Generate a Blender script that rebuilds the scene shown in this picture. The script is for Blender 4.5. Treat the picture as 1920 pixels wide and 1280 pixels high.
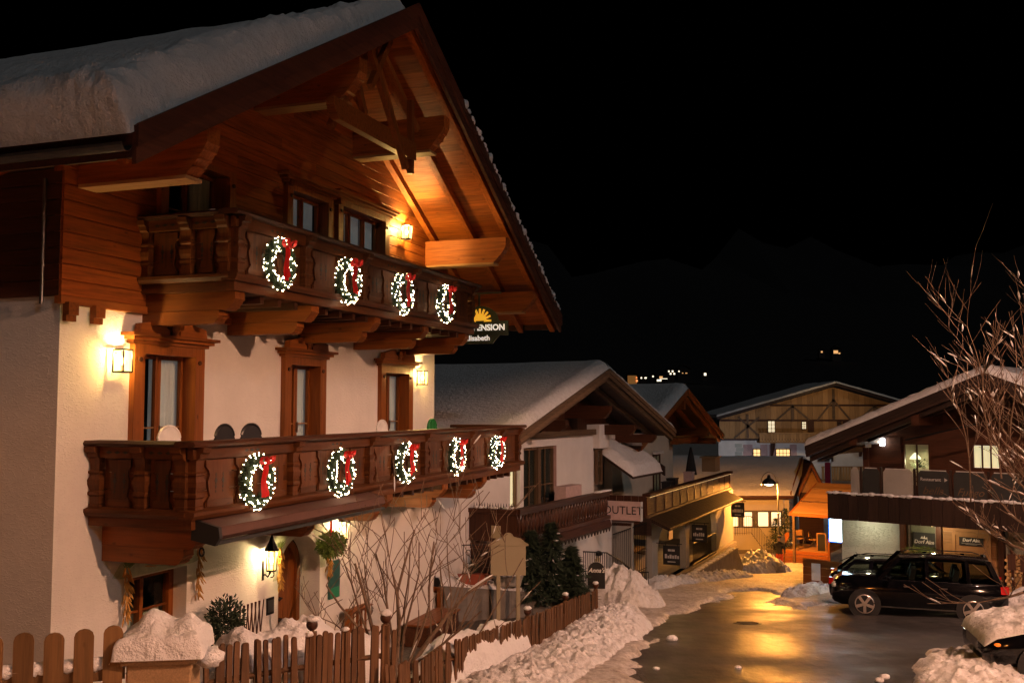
import bpy, math, random
import numpy as np
from mathutils import Matrix, Vector
random.seed(7); rng = np.random.default_rng(7)
R = math.radians
scene = bpy.context.scene
for _o in list(bpy.data.objects): bpy.data.objects.remove(_o)

# ------------------------------------------------------------------ camera, sky, sun, exposure
cam_d = bpy.data.cameras.new('camera'); cam = bpy.data.objects.new('camera', cam_d)
scene.collection.objects.link(cam); scene.camera = cam
cam.location = (0, 0, 6.0); cam.rotation_euler = (R(90 + 3.77), 0, 0)
cam_d.lens = 35.0; cam_d.sensor_width = 36.0; cam_d.clip_start = 0.1; cam_d.clip_end = 3000
world = bpy.data.worlds.new('World'); scene.world = world; world.use_nodes = True
_nt = world.node_tree; _bg = _nt.nodes['Background']
_sky = _nt.nodes.new('ShaderNodeTexSky'); _sky.sky_type = 'NISHITA'; _sky.sun_disc = False
_sky.sun_elevation = R(-4.0); _sky.sun_rotation = R(140)
_nt.links.new(_sky.outputs[0], _bg.inputs[0]); _bg.inputs[1].default_value = 0.0001
moon_d = bpy.data.lights.new('moonlight', 'SUN'); moon_d.energy = 0.18; moon_d.angle = R(2.0); moon_d.color = (.97, .98, 1.0)
moon = bpy.data.objects.new('moonlight', moon_d); scene.collection.objects.link(moon)
moon.rotation_euler = (R(62), 0, R(38))     # from behind and right of the camera
scene.view_settings.view_transform = 'Standard'; scene.view_settings.look = 'None'
scene.view_settings.exposure = 0.0; scene.view_settings.gamma = 1.0
scene.render.engine = 'CYCLES'
scene.cycles.max_bounces = 6; scene.cycles.diffuse_bounces = 3; scene.cycles.glossy_bounces = 3
scene.cycles.transparent_max_bounces = 8; scene.cycles.transmission_bounces = 4
scene.cycles.sample_clamp_indirect = 4.0; scene.cycles.sample_clamp_direct = 0
scene.cycles.caustics_reflective = False; scene.cycles.caustics_refractive = False
try: scene.cycles.use_denoising = True
except Exception: pass

# ------------------------------------------------------------------ materials
def lin(r, g, b): return tuple(((v/255/12.92) if v/255 <= .04045 else ((v/255+.055)/1.055)**2.4) for v in (r, g, b))
MATS = {}
def nodes(name):
    m = bpy.data.materials.new(name); m.use_nodes = True; MATS[name] = m
    nt = m.node_tree; return m, nt, nt.nodes['Principled BSDF']
def vec_node(nt, scale=(1, 1, 1), randomise=True):
    tc = nt.nodes.new('ShaderNodeTexCoord'); mp = nt.nodes.new('ShaderNodeMapping'); mp.inputs['Scale'].default_value = scale
    nt.links.new(tc.outputs['Object'], mp.inputs['Vector'])
    if randomise:
        oi = nt.nodes.new('ShaderNodeObjectInfo'); ml = nt.nodes.new('ShaderNodeMath'); ml.operation = 'MULTIPLY'; ml.inputs[1].default_value = 37.0
        nt.links.new(oi.outputs['Random'], ml.inputs[0])
        cb = nt.nodes.new('ShaderNodeCombineXYZ')
        for i in range(3): nt.links.new(ml.outputs[0], cb.inputs[i])
        nt.links.new(cb.outputs[0], mp.inputs['Location'])
    return mp.outputs[0]
def noise(nt, vec, scale, detail=4, rough=.6):
    n = nt.nodes.new('ShaderNodeTexNoise'); n.inputs['Scale'].default_value = scale; n.inputs['Detail'].default_value = detail
    n.inputs['Roughness'].default_value = rough; nt.links.new(vec, n.inputs['Vector']); return n.outputs['Fac']
def ramp(nt, fac, stops):
    r = nt.nodes.new('ShaderNodeValToRGB'); e = r.color_ramp.elements
    while len(e) < len(stops): e.new(.5)
    for k, (p, c) in enumerate(stops): e[k].position = p; e[k].color = (*c, 1) if len(c) == 3 else c
    nt.links.new(fac, r.inputs[0]); return r.outputs[0]
def bump(nt, fac, strength, dist, prev=None):
    b = nt.nodes.new('ShaderNodeBump'); b.inputs['Strength'].default_value = strength; b.inputs['Distance'].default_value = dist
    nt.links.new(fac, b.inputs['Height'])
    if prev: nt.links.new(prev, b.inputs['Normal'])
    return b.outputs[0]
def sc(c, k): return tuple(min(1, v*k) for v in c)
def plain(name, col, rough=.6, metal=0, var=.15, nscale=6, bmp=0, spec=.5, stretch=(1, 1, 1)):
    m, nt, p = nodes(name); v = vec_node(nt, stretch); f = noise(nt, v, nscale)
    nt.links.new(ramp(nt, f, [(.25, sc(col, 1-var)), (.75, sc(col, 1+var))]), p.inputs['Base Color'])
    p.inputs['Roughness'].default_value = rough; p.inputs['Metallic'].default_value = metal
    p.inputs['Specular IOR Level'].default_value = spec
    if bmp: nt.links.new(bump(nt, noise(nt, v, nscale*4), bmp, .02), p.inputs['Normal'])
    return m
def wood(name, col, axis=0, rough=.45, var=.5, knots=True, tint=.25):
    m, nt, p = nodes(name); s = [9, 9, 9]; s[axis] = .55
    v = vec_node(nt, s); f = noise(nt, v, 2.2, 6, .65)
    c = ramp(nt, f, [(.2, sc(col, 1-var)), (.5, col), (.8, sc(col, 1+var*.7))])
    if knots:
        s2 = [2.6, 2.6, 2.6]; s2[axis] = 1.3
        vo = nt.nodes.new('ShaderNodeTexVoronoi'); vo.inputs['Scale'].default_value = 1.7; nt.links.new(vec_node(nt, s2), vo.inputs['Vector'])
        mx = nt.nodes.new('ShaderNodeMix'); mx.data_type = 'RGBA'; mx.blend_type = 'MULTIPLY'
        nt.links.new(ramp(nt, vo.outputs['Distance'], [(.03, (.35, .28, .22)), (.11, (1, 1, 1))]), mx.inputs[7]); nt.links.new(c, mx.inputs[6]); mx.inputs[0].default_value = .8
        c = mx.outputs[2]
    oi = nt.nodes.new('ShaderNodeObjectInfo'); hv = nt.nodes.new('ShaderNodeHueSaturation')
    mr = nt.nodes.new('ShaderNodeMapRange'); mr.inputs[3].default_value = 1-tint; mr.inputs[4].default_value = 1+tint
    nt.links.new(oi.outputs['Random'], mr.inputs[0]); nt.links.new(mr.outputs[0], hv.inputs['Value']); nt.links.new(c, hv.inputs['Color'])
    nt.links.new(hv.outputs[0], p.inputs['Base Color'])
    rr = ramp(nt, f, [(.2, (rough+.15,)*3), (.8, (rough-.1,)*3)]); nt.links.new(rr, p.inputs['Roughness'])
    p.inputs['Specular IOR Level'].default_value = .28
    nt.links.new(bump(nt, f, .35, .008), p.inputs['Normal']); return m
def emit(name, col, strength):
    m, nt, p = nodes(name); p.inputs['Base Color'].default_value = (*col, 1); p.inputs['Emission Color'].default_value = (*col, 1)
    p.inputs['Emission Strength'].default_value = strength; return m
def snow_mat(name, dirt=0.0, tone=(.86, .86, .87)):
    m, nt, p = nodes(name); v = vec_node(nt, (1, 1, 1), False)
    f = noise(nt, v, 1.1, 5, .6); f2 = noise(nt, v, 7, 5, .65); f3 = noise(nt, v, 38, 3, .6)
    c = ramp(nt, f, [(.35, tone), (.68, sc(tone, 1-.55*dirt) if not dirt else (tone[0]*(1-.5*dirt), tone[1]*(1-.58*dirt), tone[2]*(1-.68*dirt)))])
    if dirt:
        mx = nt.nodes.new('ShaderNodeMix'); mx.data_type = 'RGBA'; mx.blend_type = 'MULTIPLY'; mx.inputs[0].default_value = 1
        nt.links.new(c, mx.inputs[6]); nt.links.new(ramp(nt, f2, [(.3, (1-.75*dirt, 1-.8*dirt, 1-.85*dirt)), (.6, (1, 1, 1))]), mx.inputs[7]); c = mx.outputs[2]
    if dirt > .2:
        mx2 = nt.nodes.new('ShaderNodeMix'); mx2.data_type = 'RGBA'; mx2.blend_type = 'MULTIPLY'; mx2.inputs[0].default_value = 1
        nt.links.new(c, mx2.inputs[6]); nt.links.new(ramp(nt, noise(nt, v, 17, 4, .7), [(.60, (1, 1, 1)), (.70, (.50, .40, .32))]), mx2.inputs[7]); c = mx2.outputs[2]
    nt.links.new(c, p.inputs['Base Color']); p.inputs['Roughness'].default_value = .55
    p.inputs['Specular IOR Level'].default_value = .3
    b = bump(nt, f2, .7, .12); b = bump(nt, f3, .45, .03, b); nt.links.new(b, p.inputs['Normal'])
    return m
def plaster(name, col, strength=.5):
    m, nt, p = nodes(name); v = vec_node(nt, (1, 1, 1), False)
    f = noise(nt, v, 1.3, 4); f2 = noise(nt, v, 9, 6, .7)
    vs = vec_node(nt, (1.2, 1.2, 3.5), False); f3 = noise(nt, vs, 5, 3, .5)
    nt.links.new(ramp(nt, f, [(.3, sc(col, .88)), (.7, col)]), p.inputs['Base Color'])
    p.inputs['Roughness'].default_value = .85; p.inputs['Specular IOR Level'].default_value = .2
    rg = ramp(nt, f3, [(.46, (0, 0, 0)), (.5, (1, 1, 1)), (.54, (0, 0, 0))])
    b = bump(nt, f2, strength*.55, .03); b = bump(nt, rg, strength*.6, .025, b); nt.links.new(b, p.inputs['Normal']); return m
def glass_mat(name, tint=(.9, .95, .9), refl=.10):
    m = bpy.data.materials.new(name); m.use_nodes = True; MATS[name] = m; nt = m.node_tree; nt.nodes.clear()
    out = nt.nodes.new('ShaderNodeOutputMaterial'); mix = nt.nodes.new('ShaderNodeMixShader')
    t = nt.nodes.new('ShaderNodeBsdfTransparent'); t.inputs[0].default_value = (*tint, 1)
    g = nt.nodes.new('ShaderNodeBsdfGlossy'); g.inputs['Roughness'].default_value = .02
    lw = nt.nodes.new('ShaderNodeFresnel'); lw.inputs[0].default_value = 1.5
    v = vec_node(nt, (1, 1, 1), False); nt.links.new(bump(nt, noise(nt, v, 1.5, 1), .05, .05), g.inputs['Normal'])
    ge = nt.nodes.new('ShaderNodeNewGeometry'); iv = nt.nodes.new('ShaderNodeMath'); iv.operation = 'SUBTRACT'; iv.inputs[0].default_value = 1.0; nt.links.new(ge.outputs['Backfacing'], iv.inputs[1])
    ml = nt.nodes.new('ShaderNodeMath'); ml.operation = 'MULTIPLY'; nt.links.new(lw.outputs[0], ml.inputs[0]); nt.links.new(iv.outputs[0], ml.inputs[1])
    nt.links.new(ml.outputs[0], mix.inputs[0]); nt.links.new(t.outputs[0], mix.inputs[1]); nt.links.new(g.outputs[0], mix.inputs[2])
    nt.links.new(mix.outputs[0], out.inputs[0]); return m

plaster('plaster_white', (.74, .70, .64), .42); plaster('plaster_smooth', (.72, .69, .66), .2)
plaster('plaster_grey', (.34, .33, .30), .7); plaster('plaster_cream', (.62, .55, .45), .2); plaster('plinth_grey', (.10, .095, .085), .3)
plaster('plaster_rough', (.50, .52, .46), 1.0)
for ax, sfx in ((0, 'x'), (1, 'y'), (2, 'z')):
    wood('wood_warm_'+sfx, (.205, .062, .011), ax); wood('wood_rail_'+sfx, (.088, .027, .005), ax, .55, .6)
    wood('wood_gable_'+sfx, (.25, .066, .008), ax, .6, .7); wood('wood_dark_'+sfx, (.055, .019, .008), ax, .5); wood('wood_old_'+sfx, (.13, .08, .045), ax, .65)
    wood('wood_black_'+sfx, (.03, .016, .011), ax, .55); wood('wood_pale_'+sfx, (.32, .17, .07), ax, .55, .3)
wood('wood_fence', (.125, .062, .028), 2, .7, .6); wood('wood_gate', (.17, .088, .032), 2, .65, .5); wood('wood_hotel', (.36, .20, .08), 2, .7, .35)
wood('wood_verge', (.06, .022, .013), 0, .55)
snow_mat('snow'); snow_mat('snow_dirty', .28); snow_mat('snow_ground', .6, (.76, .72, .69))
snow_mat('snow_roof', .12, (.8, .8, .8))
plain('iron', (.018, .016, .015), .5, .6); plain('steel', (.32, .31, .28), .35, .9); plain('zinc', (.10, .10, .10), .4, .8)
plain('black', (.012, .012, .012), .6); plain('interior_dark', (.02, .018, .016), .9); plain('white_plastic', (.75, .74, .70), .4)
plain('black_plastic', (.02, .02, .022), .35); plain('green_plastic', (.02, .22, .05), .35); plain('curtain', (.80, .80, .82), .9, 0, .25, 3, 0, .1, (14, 14, .4))
plain('needle', (.018, .04, .016), .7, 0, .4, 12); plain('leaf_dark', (.022, .038, .018), .75, 0, .4, 9); plain('mistletoe', (.10, .15, .025), .6, 0, .4, 9)
plain('ribbon', (.62, .012, .010), .5, 0, .25, 8); plain('corn', (.42, .21, .035), .6, 0, .4, 12); plain('bark', (.17, .11, .07), .8, 0, .4, 16, .5)
plain('bark_dark', (.055, .03, .022), .8, 0, .4, 16, .5)
plain('stone', (.42, .26, .13), .85, 0, .25, 60, .6); plain('concrete', (.17, .15, .13), .9, 0, .3, 3, .4); plain('concrete_pale', (.26, .24, .21), .9, 0, .25, 3, .4)
plain('board_beige', (.40, .33, .20), .7, 0, .08, 60, .15); plain('terracotta', (.30, .065, .03), .8, 0, .2, 6)
plain('paint_green', (.44, .46, .33), .85, 0, .3, 8); plain('paint_ochre', (.50, .27, .08), .85, 0, .3, 8); plain('paint_pink', (.50, .33, .30), .9, 0, .2, 3)
plain('sign_green', (.022, .032, .014), .45, 0, .3, 6); plain('sign_white', (.80, .79, .74), .5, 0, .05); plain('sign_yellow', (.78, .42, .02), .5, 0, .15, 5)
plain('sign_dark', (.016, .015, .014), .4); plain('sign_teal', (.02, .09, .075), .4); plain('sign_slate', (.022, .024, .024), .5); plain('poster_green', (.02, .22, .10), .4)
plain('car_black', (.003, .003, .004), .1, 0, .1, 3, 0, .5); plain('car_navy', (.005, .005, .009), .12, 0, .1, 3, 0, .5); plain('tyre', (.012, .012, .012), .85)
plain('rim', (.55, .48, .42), .35, .7); plain('tail_red', (.55, .01, .01), .2, 0, .1, 3, 0, .9); plain('chrome', (.6, .6, .6), .15, 1.0); plain('amber', (.8, .22, .02), .3)
plain('cloth_dark', (.02, .018, .018), .9); plain('cloth_orange', (.85, .11, .02), .8); plain('skin', (.5, .3, .22), .6); plain('awning', (.10, .045, .032), .75)
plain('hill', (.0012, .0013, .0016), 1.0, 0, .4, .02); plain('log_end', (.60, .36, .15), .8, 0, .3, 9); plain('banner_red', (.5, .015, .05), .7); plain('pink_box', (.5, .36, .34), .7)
plain('lace', (.45, .44, .42), .8); plain('drain', (.03, .028, .026), .5, .7); plain('blue_rim', (.03, .12, .5), .4)
glass_mat('glass'); glass_mat('glass_dark', (.35, .36, .33))
glass_mat('glass_car', (.42, .46, .42))
def glow_glass(name, col, strength, tr):
    m = bpy.data.materials.new(name); m.use_nodes = True; MATS[name] = m; nt = m.node_tree; nt.nodes.clear()
    out = nt.nodes.new('ShaderNodeOutputMaterial'); ad = nt.nodes.new('ShaderNodeAddShader'); t = nt.nodes.new('ShaderNodeBsdfTransparent'); t.inputs[0].default_value = (tr, tr*.95, tr*.8, 1)
    e = nt.nodes.new('ShaderNodeEmission'); e.inputs[0].default_value = (*col, 1); e.inputs[1].default_value = strength
    nt.links.new(t.outputs[0], ad.inputs[0]); nt.links.new(e.outputs[0], ad.inputs[1]); nt.links.new(ad.outputs[0], out.inputs[0])
glow_glass('glow_pane', (1.0, .62, .20), 1.2, .93); emit('glow_lantern', (1.0, .66, .24), 7.0); emit('glow_bulb', (1.0, .82, .55), 26.0); emit('glow_fairy', (1.0, .76, .48), 55.0); emit('curtain_glow', (.62, .60, .66), .075)  # curtain material emits faintly, standing in for dim light in the rooms
emit('glow_window', (1.0, .62, .24), 1.3); emit('glow_window_pale', (1.0, .84, .55), .75); emit('glow_shop', (1.0, .80, .48), 1.15)
emit('glow_sign', (.70, .93, 1.0), 13.0); emit('glow_blue', (.04, .22, 1.0), 1.2); glow_glass('glow_street', (1.0, .72, .50), 9.0, .85); emit('glow_cool', (.85, .92, 1.0), 12.0)
emit('glow_far', (1.0, .50, .18), .9); emit('glow_far_white', (1.0, .86, .62), 1.8); emit('glow_strip', (1.0, .72, .36), .9); emit('glow_star', (.95, .97, 1.0), 6.0)
emit('glow_amber', (1.0, .22, .02), .6); emit('lit_letters', (1.0, .93, .82), .55); emit('lit_sun', (1.0, .52, .04), .5); emit('lit_orange_wall', (1.0, .42, .10), .12)

# ------------------------------------------------------------------ mesh helpers
COL = scene.collection
class MB:
    """collects faces of one mesh, through a current transform"""
    def __init__(s, T=None): s.v = []; s.f = []; s.T = T or Matrix()
    def add(s, vs, fs):
        n = len(s.v)
        s.v += [tuple(s.T @ Vector(v)) for v in vs]; s.f += [tuple(i+n for i in f) for f in fs]; return s
    def box(s, x0, x1, y0, y1, z0, z1):
        return s.add([(x0, y0, z0), (x1, y0, z0), (x1, y1, z0), (x0, y1, z0), (x0, y0, z1), (x1, y0, z1), (x1, y1, z1), (x0, y1, z1)],
                     [(0, 3, 2, 1), (4, 5, 6, 7), (0, 1, 5, 4), (1, 2, 6, 5), (2, 3, 7, 6), (3, 0, 4, 7)])
    def cbox(s, x0, x1, y0, y1, z0, z1, c=.01):
        """box with chamfered long edges (8-gon section round z)"""
        pts = [(x0+c, y0), (x1-c, y0), (x1, y0+c), (x1, y1-c), (x1-c, y1), (x0+c, y1), (x0, y1-c), (x0, y0+c)]
        return s.prism(pts, z0, z1)
    def prism(s, pts, z0, z1, plane='xy'):
        n = len(pts)
        def P(a, b, c): return (a, b, c) if plane == 'xy' else ((a, c, b) if plane == 'xz' else (c, a, b))
        vs = [P(a, b, z0) for a, b in pts] + [P(a, b, z1) for a, b in pts]
        fs = [tuple(range(n-1, -1, -1)), tuple(range(n, 2*n))] + [(i, (i+1) % n, n+(i+1) % n, n+i) for i in range(n)]
        return s.add(vs, fs)
    def tube(s, path, rad, n=6, cap=True):
        path = [Vector(p) for p in path]; k = len(path)
        if not hasattr(rad, '__len__'): rad = [rad]*k
        vs = []; up = Vector((0, 0, 1))
        for i, p in enumerate(path):
            d = (path[min(i+1, k-1)]-path[max(i-1, 0)])
            if d.length < 1e-9: d = Vector((0, 0, 1))
            d.normalize(); a = d.cross(up)
            if a.length < .05: a = d.cross(Vector((1, 0, 0)))
            a.normalize(); b = d.cross(a)
            for j in range(n):
                t = 2*math.pi*j/n; vs.append(p+(a*math.cos(t)+b*math.sin(t))*rad[i])
        fs = [(i*n+j, i*n+(j+1) % n, (i+1)*n+(j+1) % n, (i+1)*n+j) for i in range(k-1) for j in range(n)]
        if cap: fs += [tuple(range(n-1, -1, -1)), tuple(range((k-1)*n, k*n))]
        return s.add(vs, fs)
    def lathe(s, prof, n=12, c=(0, 0, 0), axis='z', phase=0.0, caps=True):
        vs = []
        for r, h in prof:
            for j in range(n):
                t = 2*math.pi*j/n+phase; a, b = r*math.cos(t), r*math.sin(t)
                q = (a, b, h) if axis == 'z' else ((a, h, b) if axis == 'y' else (h, a, b))
                vs.append((q[0]+c[0], q[1]+c[1], q[2]+c[2]))
        k = len(prof)
        fs = [(i*n+j, i*n+(j+1) % n, (i+1)*n+(j+1) % n, (i+1)*n+j) for i in range(k-1) for j in range(n)]
        if caps: fs += [tuple(range(n-1, -1, -1)), tuple(range((k-1)*n, k*n))]
        return s.add(vs, fs)
    def ball(s, c, r, nu=8, nv=6, wob=0.0, seed=0, flat=-1e9):
        rr = r if hasattr(r, '__len__') else (r, r, r); g = random.Random(seed); vs = []; fs = []
        for i in range(nv+1):
            ph = math.pi*i/nv
            for j in range(nu):
                t = 2*math.pi*j/nu; w = 1+wob*(g.random()-.5)*(0 < i < nv)
                vs.append((c[0]+rr[0]*math.sin(ph)*math.cos(t)*w, c[1]+rr[1]*math.sin(ph)*math.sin(t)*w, max(flat, c[2]+rr[2]*math.cos(ph)*w)))
        for i in range(nv):
            for j in range(nu):
                fs.append((i*nu+j, (i+1)*nu+j, (i+1)*nu+(j+1) % nu, i*nu+(j+1) % nu))
        return s.add(vs, fs)
    def mesh(s, name, smooth=False):
        m = bpy.data.meshes.new(name); m.from_pydata(s.v, [], s.f); m.update()
        if smooth: m.polygons.foreach_set('use_smooth', [True]*len(m.polygons))
        return m
def obj(name, mb, mat, parent=None, smooth=False, loc=None, rot=None):
    me = mb if isinstance(mb, bpy.types.Mesh) else mb.mesh(name, smooth)
    if mat is not None and not me.materials: me.materials.append(MATS[mat])
    o = bpy.data.objects.new(name, me); COL.objects.link(o)
    if parent is not None: o.parent = parent
    if loc is not None: o.location = loc
    if rot is not None: o.rotation_euler = rot
    return o
def tag(o, label=None, cat=None, group=None, kind=None):
    for k, v in (('label', label), ('category', cat), ('group', group), ('kind', kind)):
        if v: o[k] = v
    return o
def thing(name, label, cat, loc=(0, 0, 0), rz=0.0, group=None):
    o = bpy.data.objects.new(name, None); COL.objects.link(o); o.empty_display_size = .2
    o.location = loc; o.rotation_euler = (0, 0, rz); return tag(o, label, cat, group)
def frame(az): return R(90-az)
def world_of(o, p): return Matrix.Translation(o.location) @ Matrix.Rotation(o.rotation_euler.z, 4, 'Z') @ Vector(p)
def copy_thing(root, loc, rz, label=None):
    r = root.copy(); COL.objects.link(r); r.location = loc; r.rotation_euler = (0, 0, rz)
    if label: r['label'] = label
    for ch in list(root.children):
        c = ch.copy(); COL.objects.link(c); c.parent = r
        for g in list(ch.children):
            d = g.copy(); COL.objects.link(d); d.parent = c
    return r
def point_light(name, parent, loc, watts, col, size=.03):
    l = bpy.data.lights.new(name, 'POINT'); l.energy = watts; l.color = col; l.shadow_soft_size = size
    o = bpy.data.objects.new(name, l); COL.objects.link(o); o.parent = parent; o.location = loc; return o
def text_mesh(body, size, depth=.004, shear=0.0, bold=0.0, align='CENTER'):
    c = bpy.data.curves.new('lettering', 'FONT'); c.body = body; c.size = size; c.extrude = depth; c.shear = shear; c.offset = bold
    c.align_x = align; c.align_y = 'CENTER'; c.resolution_u = 3
    o = bpy.data.objects.new('lettering', c); COL.objects.link(o); bpy.context.view_layer.update()
    me = bpy.data.meshes.new_from_object(o.evaluated_get(bpy.context.evaluated_depsgraph_get()))
    bpy.data.objects.remove(o); return me
def lettering(body, size, mat, parent, loc, rz=0.0, depth=.004, shear=0.0, bold=0.0, align='CENTER', sx=1.0):
    o = obj('lettering', text_mesh(body, size, depth, shear, bold, align), mat, parent, loc=loc, rot=(R(90), 0, rz)); o.scale = (sx, 1, 1); return o

# ------------------------------------------------------------------ numpy noise
def _hash(ix, iy, s): 
    n = (ix.astype(np.int64)*374761393 + iy.astype(np.int64)*668265263 + s*1442695041) & 0xffffffff
    n = ((n ^ (n >> 13))*1274126177) & 0xffffffff; return ((n ^ (n >> 16)) & 0xffff)/65535.0
def vnoise(x, y, s=0):
    x = np.asarray(x, float); y = np.asarray(y, float); ix = np.floor(x); iy = np.floor(y); fx = x-ix; fy = y-iy
    fx = fx*fx*(3-2*fx); fy = fy*fy*(3-2*fy)
    return (_hash(ix, iy, s)*(1-fx)+_hash(ix+1, iy, s)*fx)*(1-fy)+(_hash(ix, iy+1, s)*(1-fx)+_hash(ix+1, iy+1, s)*fx)*fy
def fbm(x, y, s=0, o=4):
    t = 0; a = .5
    for k in range(o): t = t+a*vnoise(np.asarray(x)*2**k+17.3*k, np.asarray(y)*2**k-9.1*k, s+k); a *= .5
    return t/(1-.5**o)
def lumps(x, y, s=0):
    """clodded snow: rounded cells of a jittered grid"""
    x = np.asarray(x, float); y = np.asarray(y, float); ix = np.floor(x); iy = np.floor(y); d = np.full(x.shape, 9.0)
    for a in (-1, 0, 1):
        for b in (-1, 0, 1):
            cx = ix+a+_hash(ix+a, iy+b, s); cy = iy+b+_hash(ix+a, iy+b, s+77); d = np.minimum(d, (x-cx)**2+(y-cy)**2)
    return 1-np.sqrt(np.minimum(d, 1))
def grid_mesh(P, name, smooth=True, close_u=False):
    nu, nv = P.shape[:2]; m = bpy.data.meshes.new(name)
    i = np.arange(nu*nv).reshape(nu, nv); q = np.stack([i[:-1, :-1], i[1:, :-1], i[1:, 1:], i[:-1, 1:]], -1).reshape(-1, 4)
    m.vertices.add(nu*nv); m.vertices.foreach_set('co', P.reshape(-1).astype(np.float32))
    m.loops.add(q.size); m.loops.foreach_set('vertex_index', q.reshape(-1).astype(np.int32))
    m.polygons.add(len(q)); m.polygons.foreach_set('loop_start', (np.arange(len(q))*4).astype(np.int32)); m.polygons.foreach_set('loop_total', np.full(len(q), 4, np.int32))
    m.update(calc_edges=True)
    if smooth: m.polygons.foreach_set('use_smooth', [True]*len(q))
    return m

# ------------------------------------------------------------------ terrain
KY = [-60, 0, 6, 12, 20, 28, 40, 50, 60, 70, 90, 115, 900]; KH = [3.3, 3.3, 3.55, 4.05, 4.9, 5.75, 7.1, 8.3, 9.0, 9.6, 10.4, 11., 11.]
def G(y):
    y = np.asarray(y, float); return 6.0-(np.interp(y-1.5, KY, KH)+np.interp(y, KY, KH)*2+np.interp(y+1.5, KY, KH))/4
def g1(y): return float(G(y))
ROAD = [(0.4, 2), (1.2, 13.5), (1.75, 16.9), (3.0, 22.5), (3.9, 27), (5.6, 30.3), (7.2, 34.4), (8.2, 37.0), (9.3, 37.6),
        (9.2, 35.5), (8.3, 31.5), (8.7, 29.8), (10, 32.4), (14.5, 30.8), (17, 28), (16.5, 25.4), (12.9, 25.3), (12.9, 23.6), (15, 22.0), (14, 21.4), (10.7, 21.4), (8.9, 20.9), (7.7, 19.1), (6.8, 16.6), (6.0, 13.5), (5.5, 2)]
YARD = [(-3.0, 19.0), (-1.0, 17.2), (0.6, 20.5), (1.5, 24.2), (1.6, 27.5), (1.9, 31.2), (-3.2, 34.6), (-3.4, 28)]
def sdf(px, py, poly):
    P = np.stack([px, py], -1); d = np.full(px.shape, 1e9); ins = np.zeros(px.shape, bool); n = len(poly)
    for i in range(n):
        a = np.array(poly[i]); b = np.array(poly[(i+1) % n]); ab = b-a; t = np.clip(((P-a)@ab)/(ab@ab), 0, 1)[..., None]
        d = np.minimum(d, np.linalg.norm(P-a-t*ab, axis=-1))
        c = (a[1] > py) != (b[1] > py); xi = a[0]+(py-a[1])/(b[1]-a[1]+1e-12)*(b[0]-a[0]); ins ^= c & (px < xi)
    return np.where(ins, -d, d)
xs = np.concatenate([np.linspace(-400, -30, 12), np.linspace(-28, -7, 24), np.arange(-6.5, 17, .085), np.linspace(17.3, 45, 60), np.linspace(50, 400, 14)])
yl = [-30, -20, -10, -5, 0, 4, 7, 9, 10.5, 11.5, 12.3]
while yl[-1] < 62: yl.append(yl[-1]+max(.07, .005*yl[-1]))
ys = np.concatenate([yl, np.linspace(63, 130, 40), [150, 180, 230, 300, 400, 600]])
X, Y = np.meshgrid(xs, ys, indexing='ij')
sd = np.minimum(sdf(X, Y, ROAD), sdf(X, Y, YARD)) + (fbm(X*.8, Y*.8, 3)-.5)*1.1+(fbm(X*3, Y*3, 9, 3)-.5)*.35
sd = sd+1.5*(fbm(X*1.9-Y*.5, Y*.55, 55, 5)-.5)*np.exp(-((sd+.4)/1.1)**2)
cover = np.clip(sd/.5+.3, 0, 1); cover = cover*cover*(3-2*cover)
Z = G(Y) - .05 + cover*(.10+.05*fbm(X*1.7, Y*1.7, 21)) + cover*np.clip(sd/2.5, 0, 1)*(.10*fbm(X*.9, Y*.9, 31)) + cover*.03*lumps(X*4, Y*4, 5)
Z = Z + np.where(Y > 62, (Y-62)*0, 0)
o = obj('ground', grid_mesh(np.stack([X, Y, Z], -1), 'ground'), 'snow_ground'); tag(o, kind='structure')
def asphalt():
    m, nt, p = nodes('asphalt'); v = vec_node(nt, (1, 1, 1), False)
    f = noise(nt, v, .35, 5, .6); f2 = noise(nt, v, 45, 3, .6); tc = nt.nodes.new('ShaderNodeTexCoord'); mp = nt.nodes.new('ShaderNodeMapping'); mp.inputs['Rotation'].default_value = (0, 0, R(18)); mp.inputs['Scale'].default_value = (1.0, .33, 1.0); nt.links.new(tc.outputs['Object'], mp.inputs['Vector']); f3 = noise(nt, mp.outputs[0], 2.4, 6, .68)
    mx = nt.nodes.new('ShaderNodeMix'); mx.data_type = 'RGBA'
    nt.links.new(ramp(nt, f3, [(.52, (0, 0, 0)), (.72, (.5, .5, .5))]), mx.inputs[0])
    nt.links.new(ramp(nt, f2, [(.3, (.022, .021, .02)), (.7, (.055, .052, .05))]), mx.inputs[6]); mx.inputs[7].default_value = (.15, .135, .125, 1)
    nt.links.new(mx.outputs[2], p.inputs['Base Color'])
    nt.links.new(ramp(nt, f, [(.38, (.30,)*3), (.62, (.60,)*3)]), p.inputs['Roughness'])
    b = bump(nt, f2, .6, .006); b = bump(nt, f3, .6, .05, b); nt.links.new(b, p.inputs['Normal'])
asphalt()
def sheet(name, poly, mat, lift, pad, dx=.5):
    px = [p[0] for p in poly]; py = [p[1] for p in poly]; ax = np.arange(min(px)-pad, max(px)+pad, dx); ay = np.arange(min(py)-pad, max(py)+pad, dx)
    A, B = np.meshgrid(ax, ay, indexing='ij'); return tag(obj(name, grid_mesh(np.stack([A, B, G(B)+lift], -1), name), mat), kind='structure')
sheet('road', ROAD, 'asphalt', 0.0, 1.0)
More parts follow.
